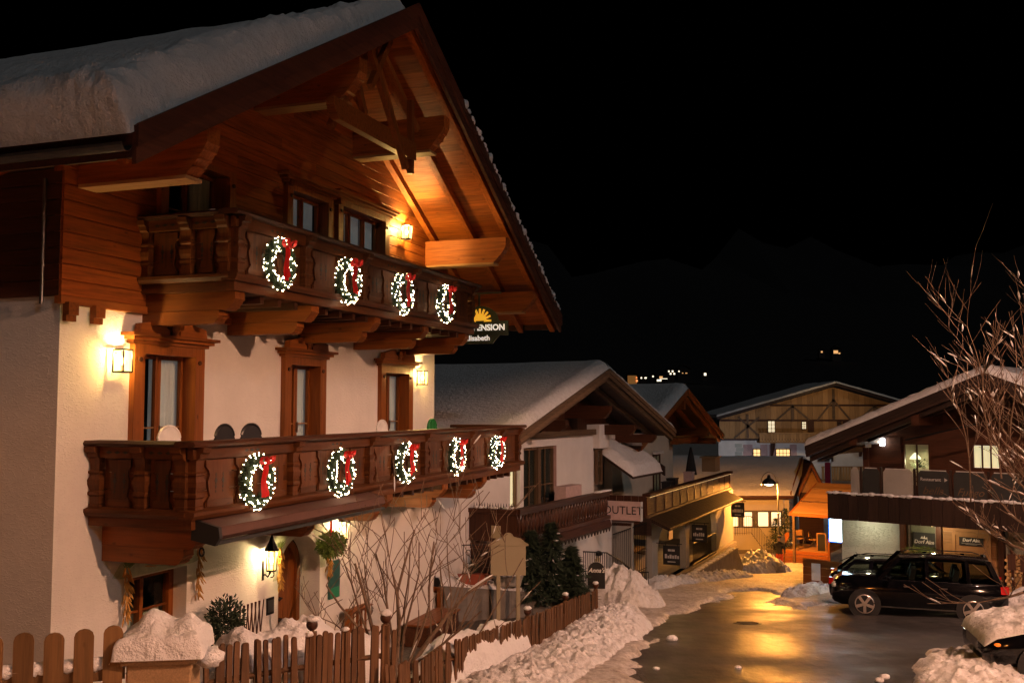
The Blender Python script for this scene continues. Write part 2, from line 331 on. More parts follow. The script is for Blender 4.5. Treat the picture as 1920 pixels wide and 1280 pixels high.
def cobble():
    m, nt, p = nodes('cobble'); v = vec_node(nt, (1, 1, 1), False); vo = nt.nodes.new('ShaderNodeTexVoronoi'); vo.feature = 'DISTANCE_TO_EDGE'; vo.inputs['Scale'].default_value = 9
    nt.links.new(v, vo.inputs['Vector']); f = vo.outputs['Distance']; f2 = noise(nt, v, 1.2)
    nt.links.new(ramp(nt, f, [(.02, (.02, .017, .014)), (.10, (.10, .085, .07))]), p.inputs['Base Color']); p.inputs['Roughness'].default_value = .6
    nt.links.new(bump(nt, ramp(nt, f, [(0, (0, 0, 0)), (.15, (1, 1, 1))]), .8, .02), p.inputs['Normal'])
cobble(); sheet('paved_yard', YARD, 'cobble', .004, .8)

def snow_bank(name, label, path, seed, clod=.5, mat='snow_dirty', nu=110, nv=46, group=None, cat='snow pile', sharp=.8):
    """ridge of shovelled snow along a path of (x, y, half width, height)"""
    path = np.array(path, float); seg = np.r_[0, np.cumsum(np.hypot(*np.diff(path[:, :2], axis=0).T))]; t = np.linspace(0, seg[-1], nu)
    c = np.stack([np.interp(t, seg, path[:, k]) for k in range(4)], -1); d = np.gradient(c[:, :2], axis=0); d /= np.linalg.norm(d, axis=1)[:, None]+1e-9
    nrm = np.stack([-d[:, 1], d[:, 0]], -1); v = np.linspace(-1, 1, nv)
    edge = 1+.18*(fbm(t*.8, t*0+seed, seed)-.5)*2
    P = c[:, None, :2]+nrm[:, None, :]*(v[None, :, None]*c[:, None, 2:3]*edge[:, None, None])
    px, py = P[..., 0], P[..., 1]; taper = np.clip(np.minimum(t, seg[-1]-t)/(c[:, 2]*.9), 0, 1)**.6
    prof = (np.clip(1-v**2, 0, 1)**sharp)[None, :]*taper[:, None]
    hgt = c[:, 3][:, None]*prof*(.62+.5*fbm(px*1.1, py*1.1, seed, 3)) + prof**.5*clod*(.34*(lumps(px*2.6+.3*fbm(px*3,py*3,seed), py*2.6, seed)-.3)+.24*(lumps(px*5.2, py*5.2, seed+3)-.3)+.12*lumps(px*11, py*11, seed+8)+.06*lumps(px*23, py*23, seed+12)+.12*(fbm(px*9, py*9, seed+15)-.5))
    foot = np.clip(1-prof*2.2, 0, 1); hgt = hgt-foot*.16*fbm(px*2.1, py*2.1, seed+31)-foot*.05*lumps(px*7, py*7, seed+33)
    z = G(py)-.03+np.maximum(hgt, -.2)
    me = grid_mesh(np.stack([px, py, z], -1), name); o = obj(name, me, mat); return tag(o, label, cat, group)
# ------------------------------------------------------------------ guest house with the wreathed balconies
AZ1 = 19.5; HO = Vector((-5.698, 12.5, 1.5)); HZ = 1.5
house = thing('guest_house', 'large chalet with white plaster ground floors, timber gable and two carved wooden balconies', 'house', HO, frame(AZ1))
def HM(T=None): return MB(Matrix.Translation((0, 0, -HZ)) @ (T or Matrix()))
def hworld(s, d, z): return world_of(house, (s, -d, z-HZ))
W1 = 11.6
def wall_holes(mb, s0, s1, z0, z1, y0, y1, holes):
    xs_ = sorted({s0, s1, *[min(max(h[0], s0), s1) for h in holes], *[min(max(h[1], s0), s1) for h in holes]})
    for a, b in zip(xs_[:-1], xs_[1:]):
        m = (a+b)/2; cut = sorted([(h[2], h[3]) for h in holes if h[0] < m < h[1]]); z = z0
        for c0, c1 in cut:
            if c0 > z: mb.box(a, b, y0, y1, z, min(c0, z1))
            z = max(z, c1)
        if z < z1: mb.box(a, b, y0, y1, z, z1)
    return mb
def arch_fill(mb, s0, s1, zs, ztop, y0, y1, rise):
    """corner pieces that turn a square opening head into a round one"""
    n = 12; c = (s0+s1)/2; hw = (s1-s0)/2
    for sg in (-1, 1):
        pts = [(c+sg*hw, zs)]+[(c+sg*hw*math.cos(t), zs+rise*math.sin(t)) for t in np.linspace(0, math.pi/2, n)][1:]+[(c, ztop), (c+sg*hw, ztop)]
        for k in range(n-1):
            a = (c+sg*hw*math.cos(k/(n-1)*math.pi/2), zs+rise*math.sin(k/(n-1)*math.pi/2)); b = (c+sg*hw*math.cos((k+1)/(n-1)*math.pi/2), zs+rise*math.sin((k+1)/(n-1)*math.pi/2))
            mb.prism([a, b, (b[0], ztop), (a[0], ztop)], y0, y1, 'xz')
mid_holes = [(1.32, 2.78, 4.6, 6.88), (5.1, 6.42, 4.6, 6.88), (8.75, 10.2, 4.6, 6.86)]
low_holes = [(1.36, 2.62, 2.15, 3.66), (5.08, 6.46, 1.4, 3.78)]
mb = wall_holes(HM(), 0, W1, 0.2, 7.4, 0, .42, mid_holes+low_holes)
arch_fill(mb, 5.08, 6.46, 3.1, 3.78, 0, .42, .62)
mb.box(0, .42, .42, 9, .2, 7.4).box(W1-.42, W1, .42, 9, .2, 7.4).box(.42, W1-.42, 8.6, 9, .2, 7.4)
mb.box(.42, W1-.42, .9, .95, .2, 7.4)
wall = obj('wall', mb, 'plaster_white', house)
obj('plinth', HM().box(-.03, -.004, -.0, 9, .2, 2.33), 'plinth_grey', house)
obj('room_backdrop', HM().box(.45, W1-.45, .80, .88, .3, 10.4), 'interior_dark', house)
# roof geometry
AX, AZT = 5.9, 13.1; EL, EZL = -1.2, 9.0; ER, EZR = 14.7, 8.3
mL = (AZT-EZL)/(AX-EL); mR = (AZT-EZR)/(ER-AX); aL = math.atan(mL); aR = math.atan(mR)
def rz_(s): return AZT-(AX-s)*mL if s < AX else AZT-(s-AX)*mR
# timber gable: every plank is a piece
up_holes = [(1.72, 3.42, 7.6, 9.72), (5.0, 6.5, 8.2, 9.92), (6.78, 8.86, 8.2, 9.98)]
plank_n = 0
def plank_mesh(L, h, t=.14, c=.012):
    mb = MB(); mb.prism([(0+c, 0), (t, 0), (t, h), (c, h), (0, h-c), (0, c)], 0, L, 'yz'); return mb.mesh('plank')
k = 0; z = 7.4
while z < 12.9:
    h = .205; zm = z+h*.5
    a = max(-.05, (zm+.25-AZT)/mL+AX); b = min(W1+.05, (AZT-zm-.25)/mR+AX)
    if b-a < .2: break
    cuts = sorted([(h_[0], h_[1]) for h_ in up_holes if h_[2] < zm < h_[3]]); segs = []; x = a
    for c0, c1 in cuts: segs.append((x, c0)); x = c1
    segs.append((x, b))
    for (p, q) in segs:
        L = q-p
        if L > .05:
            if L > 4: parts_ = [(p, p+L*(.35+.3*random.random()))]; parts_.append((parts_[0][1]+.003, q))
            else: parts_ = [(p, q)]
            for (u, v) in parts_: obj('plank', plank_mesh(v-u, h-.003), 'wood_gable_x', house, loc=(u, -.06, z-HZ))
    z += h; k += 1
z = 7.4
while z < 9.3:
    o = obj('plank', plank_mesh(9.0, .202), 'wood_dark_x', house, loc=(-.06, 8.98, z-HZ), rot=(0, 0, R(-90))); z += .205
obj('sill_beam', HM().box(-.08, W1+.08, -.09, .02, 7.30, 7.40), 'wood_warm_x', house)
for s in (-.02, .45): obj('beam_end', HM().box(s, s+.17, -.16, -.06, 7.16, 7.32).box(s, s+.17, -.12, -.06, 7.08, 7.16), 'wood_warm_y', house)
obj('downpipe', HM().tube([(-.09, .22, 7.3), (-.09, .22, 8.9)], .025, 8), 'zinc', house)
# roof
roof = obj('roof', HM().prism([(EL, EZL), (AX, AZT), (ER, EZR), (ER, EZR-.12), (AX, AZT-.13), (EL, EZL-.12)], -2.1, 9.2, 'xz'), 'wood_black_y', house)
bm_ = MB().box(-.098, .098, -2.06, 9.1, -.012, .012).mesh('soffit_board')
for sg, sl, ang, Ls in ((-1, aL, -aL, (AX-EL)/math.cos(aL)), (1, aR, aR, (ER-AX)/math.cos(aR))):
    q = .12
    while q < Ls-.05:
        obj('soffit_board', bm_, 'wood_gable_y', roof, loc=(AX+sg*q*math.cos(sl), 0, AZT-q*math.sin(sl)-.16-HZ), rot=(0, ang, 0)); q += .2
def slope_bar(y0, y1, ztop, zbot, side, e=0.0):
    if side < 0: p = [(EL-e, EZL-e*mL), (AX, AZT)]
    else: p = [(AX, AZT), (ER+e, EZR-e*mR)]
    return HM().prism([(p[0][0], p[0][1]+ztop), (p[1][0], p[1][1]+ztop), (p[1][0], p[1][1]+zbot), (p[0][0], p[0][1]+zbot)], y0, y1, 'xz')
for side in (-1, 1):
    for d in (.06, 1.02, 1.88): obj('rafter', slope_bar(-d-.13, -d, -.185, -.36, side), 'wood_gable_x', roof)
    obj('verge_board', slope_bar(-2.17, -2.11, .07, -.36, side, .03), 'wood_verge', roof)
    obj('verge_board', slope_bar(-2.21, -2.175, .09, -.16, side, .05), 'wood_verge', roof)
for sg, ex, ez in ((-1, EL, EZL), (1, ER, EZR)): obj('eaves_board', HM().box(ex-.02, ex+.03, -2.1, 9.1, ez-.30, ez-.02), 'wood_verge', roof)
gx, gz = EL-.10, EZL-.16
gp = [(gx+.085*math.cos(t), gz+.085*math.sin(t)) for t in np.linspace(math.pi, 2*math.pi, 9)]
obj('gutter', HM().prism(gp+[(p[0]*.9+gx*.1, p[1]*.9+gz*.1) for p in reversed(gp)], -2.1, 9.1, 'xz'), 'zinc', roof)
obj('gutter', HM().prism([(ER+.02, EZR-.1), (ER+.02, EZR-.2), (ER+.15, EZR-.2), (ER+.15, EZR-.1)], -2.14, 9.1, 'xz'), 'zinc', roof)
def stepped(d0, d1, z0, z1, n=4):
    """beam side view in (y, z): straight top, carved stepped end"""
    pts = [(-d0, z0), (-d0, z1), (-d1, z1)]; hh = z1-z0
    for i in range(n):
        f0 = i/n; f1 = (i+1)/n
        pts.append((-d1+.42*hh*f0**1.4, z1-hh*.35-hh*.65*f0)); pts.append((-d1+.42*hh*f1**1.4-.03, z1-hh*.35-hh*.65*f0-.01)); pts.append((-d1+.55*hh*f1**1.3, z1-hh*.35-hh*.65*f1))
    return pts
for s, z0, z1 in ((.30, 8.85, 9.45), (4.15, 10.95, 11.6), (7.55, 10.95, 11.6), (11.05, 9.25, 9.80), (13.0, 8.33, 8.80)):
    obj('purlin', HM().prism(stepped(-.3, 2.03, z0, z1), s-.13, s+.13, 'yz'), 'wood_gable_y', roof)
    obj('purlin_pad', HM().box(s-.16, s+.16, -1.75, -.1, z0-.05, z0-.005), 'wood_pale_y', roof)
# king truss in the gable overhang
tb = obj('collar_beam', HM().prism(stepped(0, 3.0, 10.5, 10.82), 0, .14, 'yz'), 'wood_warm_x', roof)
tb.rotation_euler = (0, 0, R(-90)); tb.location = (6.5, -1.74, 0)
def strut(a, b, w=.09, d=1.6, t=.10):
    a = Vector((a[0], 0, a[1])); b = Vector((b[0], 0, b[1])); dr = (b-a).normalized(); n = Vector((-dr.z, 0, dr.x))*w/2
    return HM().prism([((a+n).x, (a+n).z), ((b+n).x, (b+n).z), ((b-n).x, (b-n).z), ((a-n).x, (a-n).z)], -d-t, -d, 'xz')
for a, b, d in (((4.75, 12.25), (6.2, 10.30), 1.86), ((4.45, 12.05), (5.95, 10.25), 1.98), ((5.3, 12.35), (4.6, 11.3), 1.97), ((5.15, 12.4), (3.7, 10.4), 1.75), ((4.1, 11.75), (4.6, 10.85), 1.86), ((6.4, 11.6), (6.4, 10.25), 1.86), ((5.0, 12.5), (6.9, 11.2), 1.75)):
    obj('strut', strut(a, b, .11, d-.1), 'wood_warm_z', roof)
# snow on the roof
def roof_snow(side, y0, y1, tmax, seed):
    Ls = (AX-EL)/math.cos(aL) if side < 0 else (ER-AX)/math.cos(aR); a = aL if side < 0 else aR
    u = np.r_[np.linspace(-.02, 1.2, 14), np.linspace(1.3, Ls-1.2, 70), np.linspace(Ls-1.15, Ls+.10, 34)]
    v = np.r_[np.linspace(0, .8, 30), np.linspace(.85, (y1-y0), 70)]
    Q, V = np.meshgrid(u, v, indexing='ij')
    th = tmax*(.25+.75*np.clip(Q/Ls*1.35, 0, 1)**.8)*(.85+.3*fbm(Q*.5, V*.5, seed))
    inset = .04+.22*np.clip(1-Q/Ls*1.6, 0, 1)+.07*(fbm(Q*2.2, Q*0, seed+4)-.5)
    e1 = np.clip((V-inset)/(.16+th*.55), 0, 1); e2 = np.clip((Ls+.10-Q)/(.12+th*.5), 0, 1); e = np.minimum(e1, e2)
    prof = np.sqrt(np.clip(1-(1-e)**2.2, 0, 1))
    edge = np.clip(1.25-np.minimum((V-inset)/.9, (Ls+.1-Q)/1.0), 0, 1)
    lump = edge*(.10*(lumps(Q*1.6, V*1.6, seed)-.35)+.09*(lumps(Q*4.2, V*4.2, seed+2)-.35)+.04*lumps(Q*9, V*9, seed+5))
    ripple = .03*fbm(Q*.8, V*3, seed+7)+.012*np.sin(Q*6+3*fbm(Q, V, seed+9))*(1-edge)
    T = np.maximum(th*prof+(lump+ripple)*(prof > .02)*np.minimum(1, prof*1.6), -.02)
    yy = y0+np.maximum(V, inset*.6)
    nx, nz = (-math.sin(a), math.cos(a)) if side < 0 else (math.sin(a), math.cos(a))
    Xc = AX+side*Q*math.cos(a)+nx*T; Zc = AZT-Q*math.sin(a)+nz*T-HZ
    return grid_mesh(np.stack([Xc, yy, Zc], -1), 'snow_cover')
obj('snow_cover', roof_snow(-1, -2.16, 9.1, .62, 11), 'snow_roof', roof)
obj('snow_cover', roof_snow(1, -2.19, 9.1, .34, 19), 'snow_roof', roof)
mb = HM()
for k in range(46):
    f = .25+.74*k/46+random.random()*.01; s = AX+(ER-AX)*f; mb.ball((s, -2.2+random.random()*.05, rz_(s)+.10), (.05+.07*random.random(), .07, .05+.05*random.random()), 7, 5, .5, k)
obj('snow_lump', mb, 'snow', roof, True)['kind'] = 'stuff'

# windows -------------------------------------------------------------
def curtain_mesh(x0, x1, z0, z1, y, amp=.03, waves=7):
    n = 40; a = np.linspace(x0, x1, n); P = np.zeros((n, 2, 3)); P[:, :, 0] = a[:, None]; P[:, :, 1] = (y+amp*np.sin((a-x0)/(x1-x0)*waves*2*math.pi))[:, None]
    P[:, 0, 2] = z0-HZ; P[:, 1, 2] = z1-HZ; return grid_mesh(P, 'curtain')
def alpine_window(s0, s1, z0, z1, crest=True, leaves=2, rows=2, y=0.0, curtains=((0, .35), (.7, 1)), jamb=.17, deep=.24, cornice=True, cm='curtain'):
    mb = HM(); mb.box(s0-.04, s0+jamb, y-.09, y+deep, z0, z1).box(s1-jamb, s1+.04, y-.09, y+deep, z0, z1).box(s0+jamb, s1-jamb, y-.088, y+deep, z1-jamb*.8, z1)
    w = obj('window', mb, 'wood_warm_z', house)
    for s in (s0+.02, s1-jamb+.03): obj('plug', HM().tube([(s+.05, y-.11, z1-.22), (s+.05, y-.085, z1-.22)], .035, 8), 'wood_dark_y', w)
    if cornice:
        for i, (e, zz, hh) in enumerate(((.10, z1, .05), (.16, z1+.05, .05), (.23, z1+.10, .045))):
            obj('cornice_moulding', HM().box(s0-e, s1+e, y-.12-i*.055, y-.001, zz+.001, zz+hh), 'wood_warm_x', w)
    if crest:
        c = (s0+s1)/2; L = (s1-s0)/2; zc = z1+.147
        for sg in (-1, 1): obj('crest', HM().prism([(c+sg*L*1.02, zc), (c+sg*L*.98, zc+.13), (c+sg*L*.28, zc+.22), (c+sg*L*.26, zc+.10), (c+sg*L*.16, zc+.07), (c+sg*L*.16, zc)][::sg], y-.15, y-.04, 'xz'), 'wood_warm_x', w)
        obj('crest_knob', HM().lathe([(.05, -.11), (.085, -.10), (.085, .0), (.05, .01)], 10, (c, y-.06, zc+.10), 'y').box(c-.07, c+.07, y-.15, y-.05, zc, zc+.07), 'wood_warm_x', w)
    a, b = s0+jamb, s1-jamb; zt = z1-jamb*.8; lw = (b-a)/leaves; yb = y+deep-.06
    for i in range(leaves):
        x0, x1 = a+i*lw+.004, a+(i+1)*lw-.004; f = .055
        sash = obj('sash', HM().box(x0, x0+f, yb-.04, yb+.02, z0+.02, zt).box(x1-f, x1, yb-.04, yb+.02, z0+.02, zt).box(x0+f, x1-f, yb-.038, yb+.018, zt-f, zt-.002).box(x0+f, x1-f, yb-.038, yb+.018, z0+.02, z0+.12), 'wood_warm_z', w)
        zz = np.linspace(z0+.12, zt-f, rows+1)
        for r in zz[1:-1]: sash_bar = obj('glazing_bar', HM().box(x0+f, x1-f, yb-.03, yb+.01, r-.012, r+.012), 'wood_pale_x', w)
        for r0, r1 in zip(zz[:-1], zz[1:]): obj('pane', HM().box(x0+f, x1-f, yb-.008, yb-.003, r0, r1), 'glass', w)
        if i == leaves-1: obj('handle', HM().box(x0+.02, x0+.035, yb-.08, yb-.04, (z0+zt)/2-.12, (z0+zt)/2+.06), 'steel', w)
    for c0, c1 in curtains:
        obj('curtain', curtain_mesh(a+(b-a)*c0, a+(b-a)*c1, z0+.05, zt-.03, yb+.075), cm, w)
    return w
for (s0, s1, z0, z1), cu in zip(mid_holes, (((0, .3), (.45, 1)), ((0, .1), (.55, 1)), ((.0, .2), (.6, 1)))): alpine_window(s0, s1, z0, z1, curtains=cu, rows=2, cm='curtain_glow')
alpine_window(*up_holes[0], crest=False, cornice=False, leaves=2, rows=3, curtains=((.66, 1),), jamb=.12, deep=.30, y=-.06)
alpine_window(*up_holes[1], crest=False, leaves=2, rows=2, curtains=((.1, .95),), jamb=.14, deep=.22, y=-.06, cm='curtain_glow')
alpine_window(*up_holes[2], crest=False, leaves=3, rows=1, curtains=((.02, .3), (.36, .64), (.70, .97)), jamb=.14, deep=.22, y=-.06, cm='curtain_glow')
for s in (5.0, 6.72): obj('cornice_bracket', HM().box(s-.03, s+.06, -.22, -.06, 9.86, 9.98), 'wood_warm_y', house)
# ground floor window (deep plaster reveal) and door
def ground_window(s0, s1, z0, z1):
    yb = .30; w = obj('window', HM().box(s0, s0+.08, yb-.04, yb+.05, z0, z1).box(s1-.10, s1, yb-.06, yb+.05, z0, z1).box(s0+.08, s1-.10, yb-.04, yb+.05, z1-.10, z1).box(s0+.08, s1-.1, yb-.04, yb+.05, z0, z0+.1).box((s0+s1)/2-.09, (s0+s1)/2-.02, yb-.05, yb+.05, z0+.1, z1-.1), 'wood_warm_z', house)
    for a, b in ((s0+.08, (s0+s1)/2-.09), ((s0+s1)/2-.02, s1-.10)):
        for c, d in ((z0+.1, z1-.55), (z1-.55, z1-.10)): obj('pane', HM().box(a, b, yb-.005, yb, c, d), 'glass', w)
        obj('glazing_bar', HM().box(a, b, yb-.025, yb+.01, z1-.565, z1-.535), 'wood_warm_x', w)
    obj('curtain', curtain_mesh(s0+.1, s1-.1, z0+.1, z1-.6, yb+.12, .02, 9), 'lace', w)
    obj('sill', HM().box(s0-.08, s1+.08, -.08, yb-.06, z0-.06, z0-.004), 'concrete_pale', w)
ground_window(*low_holes[0])
dz0 = 1.55; ds0, ds1 = 5.12, 6.42; n = 14
arch = [(ds0, dz0), (ds0, 3.1)]+[((ds0+ds1)/2-(ds1-ds0)/2*math.cos(t), 3.1+.58*math.sin(t)) for t in np.linspace(0, math.pi, n)][1:-1]+[(ds1, 3.1), (ds1, dz0)]
inn = [((p[0]-(ds0+ds1)/2)*.84+(ds0+ds1)/2, (p[1]-dz0)*.935+dz0) for p in arch]
mb = HM()
for i in range(len(arch)-1): mb.prism([arch[i], arch[i+1], inn[i+1], inn[i]], .40, .52, 'xz')
door = obj('door', mb, 'wood_warm_z', house)
nb = 6; lo, hi = inn[0][0], inn[-1][0]
for i in range(nb):
    a, b = lo+(hi-lo)*i/nb, lo+(hi-lo)*(i+1)/nb; c = (ds0+ds1)/2; hw = (hi-lo)/2
    def zt_(x): return dz0+(1.55+.58*math.sqrt(max(0, 1-((x-c)/hw)**2)))*.935
    obj('plank', HM().prism([(a+.003, dz0), (b-.003, dz0), (b-.003, zt_(b-.02)), (((a+b)/2), zt_((a+b)/2)), (a+.003, zt_(a+.02))], .46, .50, 'xz'), 'wood_warm_z', door)
c = (ds0+ds1)/2-.16
obj('door_light', HM().prism([(c-.16, 2.2), (c+.16, 2.2), (c+.16, 2.95), (c-.16, 2.95)], .450, .458, 'xz'), 'lace', door)
for z in (2.2, 2.57, 2.95): obj('iron_strap', HM().box(c-.20, c+.20, .435, .448, z-.012, z+.012).prism([(c+.20, z-.04), (c+.32, z), (c+.20, z+.04)], .435, .448, 'xz'), 'iron', door)
obj('iron_grille', HM().tube([(c-.16, .44, 2.57), (c, .44, 2.95), (c+.16, .44, 2.57), (c, .44, 2.2), (c-.16, .44, 2.57)], .012, 5), 'iron', door)
obj('door_step', HM().box(4.9, 6.6, -.5, .42, 1.35, 1.55), 'concrete_pale', house)
# painted ornament round the door and over the window
def wav(pts): return [(a, b) for a, b in pts]
mb = HM(); c = 5.77
mb.prism([(c-.86, 3.05), (c-.70, 3.05), (c-.66, 3.4), (c-.45, 3.72), (c, 3.86), (c+.45, 3.72), (c+.66, 3.4), (c+.70, 3.05), (c+.88, 3.05), (c+.84, 3.45), (c+.95, 3.62), (c+.8, 3.8), (c+.6, 3.8), (c+.38, 4.02), (c+.16, 4.26), (c, 4.33), (c-.16, 4.26), (c-.38, 4.02), (c-.6, 3.8), (c-.8, 3.8), (c-.93, 3.62), (c-.84, 3.45)], -.005, -.0015, 'xz')
mur = obj('painted_ornament', mb, 'paint_green', house)
obj('painted_scroll', HM().prism([(c-.5, 3.78), (c-.36, 3.76), (c, 4.02), (c+.36, 3.76), (c+.5, 3.78), (c+.45, 3.95), (c+.2, 4.10), (c, 4.2), (c-.2, 4.10), (c-.45, 3.95)], -.009, -.0055, 'xz'), 'paint_ochre', mur)
mb = HM().prism([(1.05, 3.72), (1.2, 3.68), (2.75, 3.68), (2.95, 3.72), (2.7, 4.0), (2.3, 3.92), (2.0, 4.15), (1.7, 3.92), (1.3, 4.0)], -.005, -.0015, 'xz'); mur = obj('painted_ornament', mb, 'paint_green', house)
mb = HM()
for k in range(13):
    a = math.pi*(.06+.88*k/12); r = .26+.05*(k % 2); mb.prism([(2.0+.06*math.cos(a), 3.74+.03*math.sin(a)), (2.0+r*math.cos(a-.07), 3.74+r*.8*math.sin(a-.07)), (2.0+(r+.08)*math.cos(a), 3.74+(r+.08)*.8*math.sin(a)), (2.0+r*math.cos(a+.07), 3.74+r*.8*math.sin(a+.07))], -.009, -.0055, 'xz')
obj('painted_scroll', mb, 'paint_ochre', mur)
hn = obj('house_number', HM().box(4.72, 4.93, -.02, -.002, 2.52, 2.80), 'iron', house); obj('number_plate', HM().box(4.735, 4.915, -.026, -.021, 2.56, 2.76), 'zinc', hn)
pb = obj('notice_case', HM().box(6.75, 7.12, -.05, -.002, 2.42, 3.12), 'sign_teal', house); obj('poster', HM().box(6.77, 7.10, -.056, -.051, 2.44, 2.62), 'poster_green', pb)

# balconies -----------------------------------------------------------
post_prof = [(.115, 0), (.115, .05), (.10, .06), (.10, .17), (.13, .20), (.13, .24), (.105, .27), (.135, .36), (.14, .44), (.11, .50), (.11, .53), (.13, .55), (.13, .58), (.10, .61), (.105, .70), (.125, .78)]
def post_mesh(hh): return MB().lathe([(r, z*hh/.78) for r, z in post_prof], 4, (0, 0, 0), 'z', math.pi/4).mesh('post')
def dogbone(w, hh):
    pts = []; pr = [(0, .5), (.10, .5), (.16, .42), (.24, .34), (.42, .40), (.55, .42), (.68, .36), (.78, .40), (.86, .5), (1, .5)]
    for f, r in pr: pts.append((r*w, f*hh))
    for f, r in reversed(pr): pts.append((-r*w, f*hh))
    return pts
def balcony_run(parent, T, L, zb, zt, posts, ax, end=False):
    """one straight length of balustrade; x along, y = 0 outer face, outwards negative"""
    def B(): return HM(T)
    hh = zt-.24-zb; pm = post_mesh(hh-.05)
    obj('ledge', B().prism([(-.10, zb-.06), (-.13, zb-.01), (-.13, zb+.03), (-.02, zb+.055), (.12, zb+.055), (.12, zb-.06)], -.12, L+.12, 'yz'), 'wood_rail_'+ax, parent)
    obj('base_board', B().box(-.04, L+.04, -.035, .09, zb-.19, zb-.062), 'wood_rail_'+ax, parent)
    obj('fascia', B().box(-.06, L+.06, -.06, .03, zt-.225, zt-.075), 'wood_rail_'+ax, parent)
    obj('handrail', B().prism([(-.15, zt-.07), (-.17, zt-.035), (-.14, zt), (.13, zt), (.16, zt-.035), (.14, zt-.07)], -.17, L+.17, 'yz'), 'wood_dark_'+ax, parent)
    rot = T.to_euler(); base = T.translation
    for x in posts:
        p = T @ Vector((x, .02, zb+.05)); obj('post', pm, 'wood_rail_z', parent, loc=(p.x, p.y, p.z-HZ), rot=(0, 0, rot.z))
        obj('rail_corbel', B().prism([(-.17, zt-.075), (-.16, zt-.14), (-.12, zt-.16), (-.11, zt-.21), (-.07, zt-.24), (.04, zt-.24), (.04, zt-.075)], x-.08, x+.08, 'yz'), 'wood_rail_y', parent)
    cut = B()
    for a, b in zip(posts[:-1], posts[1:]):
        W = b-a
        for i, (f0, f1) in enumerate(((0, .34), (.345, .67), (.675, 1))): obj('panel_board', B().box(a+.10, b-.10, .03, .055, zb+.05+hh*f0, zb+.05+hh*f1-.004), 'wood_rail_'+ax, parent)
        nb = max(1, int((W-.3)/.52)); w = (W-.32)/nb
        for j in range(nb):
            x = a+.16+w*(j+.5); hb = hh-.06
            obj('carved_board', B().prism([(x+p, zb+.055+q) for p, q in dogbone(w*.88, hb)], -.005, .028, 'xz'), 'wood_rail_z', parent)
            obj('band', B().box(x-w*.42, x+w*.42, -.022, -.006, zb+.07, zb+.15), 'wood_rail_'+ax, parent)
            for dx in (-.075, .075):
                for q, r in ((.70, .022), (.585, .042), (.47, .024), (.38, .018)):
                    zc = zb+hh*q; cut.prism([(x+dx-r*.7, zc), (x+dx, zc-r*1.3), (x+dx+r*.7, zc), (x+dx, zc+r*1.3)], -.0085, -.0055, 'xz')
        xm = (a+b)/2
        for dx in (-.13, 0, .13): cut.prism([(xm+dx-.05, zt-.15), (xm+dx, zt-.172), (xm+dx+.05, zt-.15), (xm+dx, zt-.128)], -.064, -.0605, 'xz')
    obj('cutout_shade', cut, 'black', parent)['kind'] = 'stuff'  # flat black shapes stand in for the dark inside carved openings
def balcony(s0, s1, d, zb, zt, posts, brackets, bz, name_floor, end_posts=(.08, .75), far=True):
    bal = obj('balcony', HM().box(s0+.02, s1-.02, -d+.10, .0, zb-.16, zb-.0), 'wood_rail_x', house)
    balcony_run(bal, Matrix.Translation((s0, -d, 0)), s1-s0, zb, zt, [p-s0 for p in posts], 'x')
    # end towards the camera: faces -x ; run goes from wall (y=0) out to y=-d
    T = Matrix.Translation((s0, 0, 0)) @ Matrix.Rotation(R(-90), 4, 'Z')
    balcony_run(bal, T, d-.13, zb, zt, [.10, d*.52, d-.14], 'y')
    if far:
        T = Matrix.Translation((s1, -d, 0)) @ Matrix.Rotation(R(90), 4, 'Z'); balcony_run(bal, Matrix.Translation((0, .13, 0)) @ T, d-.13, zb, zt, [.14, d-.2], 'y')
    for s in brackets:
        hb = zb-.19-bz
        obj('bracket', HM().prism(stepped(0, d-.02, bz+hb*.42, zb-.192, 3), s-.11, s+.11, 'yz'), 'wood_warm_y', bal)
        obj('bracket', HM().prism(stepped(0, d-.28, bz, bz+hb*.42-.004, 3), s-.105, s+.105, 'yz'), 'wood_warm_y', bal)
    for k in range(int((s1-s0)/.45)):
        s = s0+.25+k*.45; obj('joist_end', HM().box(s, s+.09, -d+.05, -.02, zb-.30, zb-.195), 'wood_dark_y', bal)
    return bal
balcony(1.45, 10.1, 1.55, 7.76, 8.66, [1.53, 3.25, 5.1, 7.05, 8.95, 10.02], (1.62, 3.6, 5.7, 7.75, 9.85), 7.14, 7.76)
balcony(.62, 13.1, 1.57, 4.66, 5.57, [.70, 2.95, 5.35, 7.6, 9.9, 11.75, 13.02], (.95, 3.95, 6.2, 8.7, 10.9), 3.98, 4.66)
# roller awning slung under the lower balcony
aw = obj('awning_cassette', HM().prism([(-1.58, 4.38), (-1.86, 4.34), (-1.94, 4.40), (-1.92, 4.49), (-1.60, 4.56)], .72, 5.25, 'yz'), 'awning', house)
obj('cassette_lid', HM().prism([(-1.60, 4.563), (-1.92, 4.493), (-1.92, 4.51), (-1.60, 4.58)], .72, 5.25, 'yz'), 'awning', aw)
obj('front_bar', HM().box(.70, 5.27, -1.92, -1.87, 4.29, 4.335), 'zinc', aw)
obj('cassette_end', HM().prism([(-1.54, 4.34), (-1.90, 4.28), (-1.97, 4.38), (-1.95, 4.51), (-1.56, 4.60)], .66, .72, 'yz'), 'black', aw)
obj('crank_eye', HM().tube([(.78+.0, -1.62+.035*math.cos(t), 4.18+.05*math.sin(t)) for t in np.linspace(0, 6.28, 11)], .012, 5), 'iron', aw)

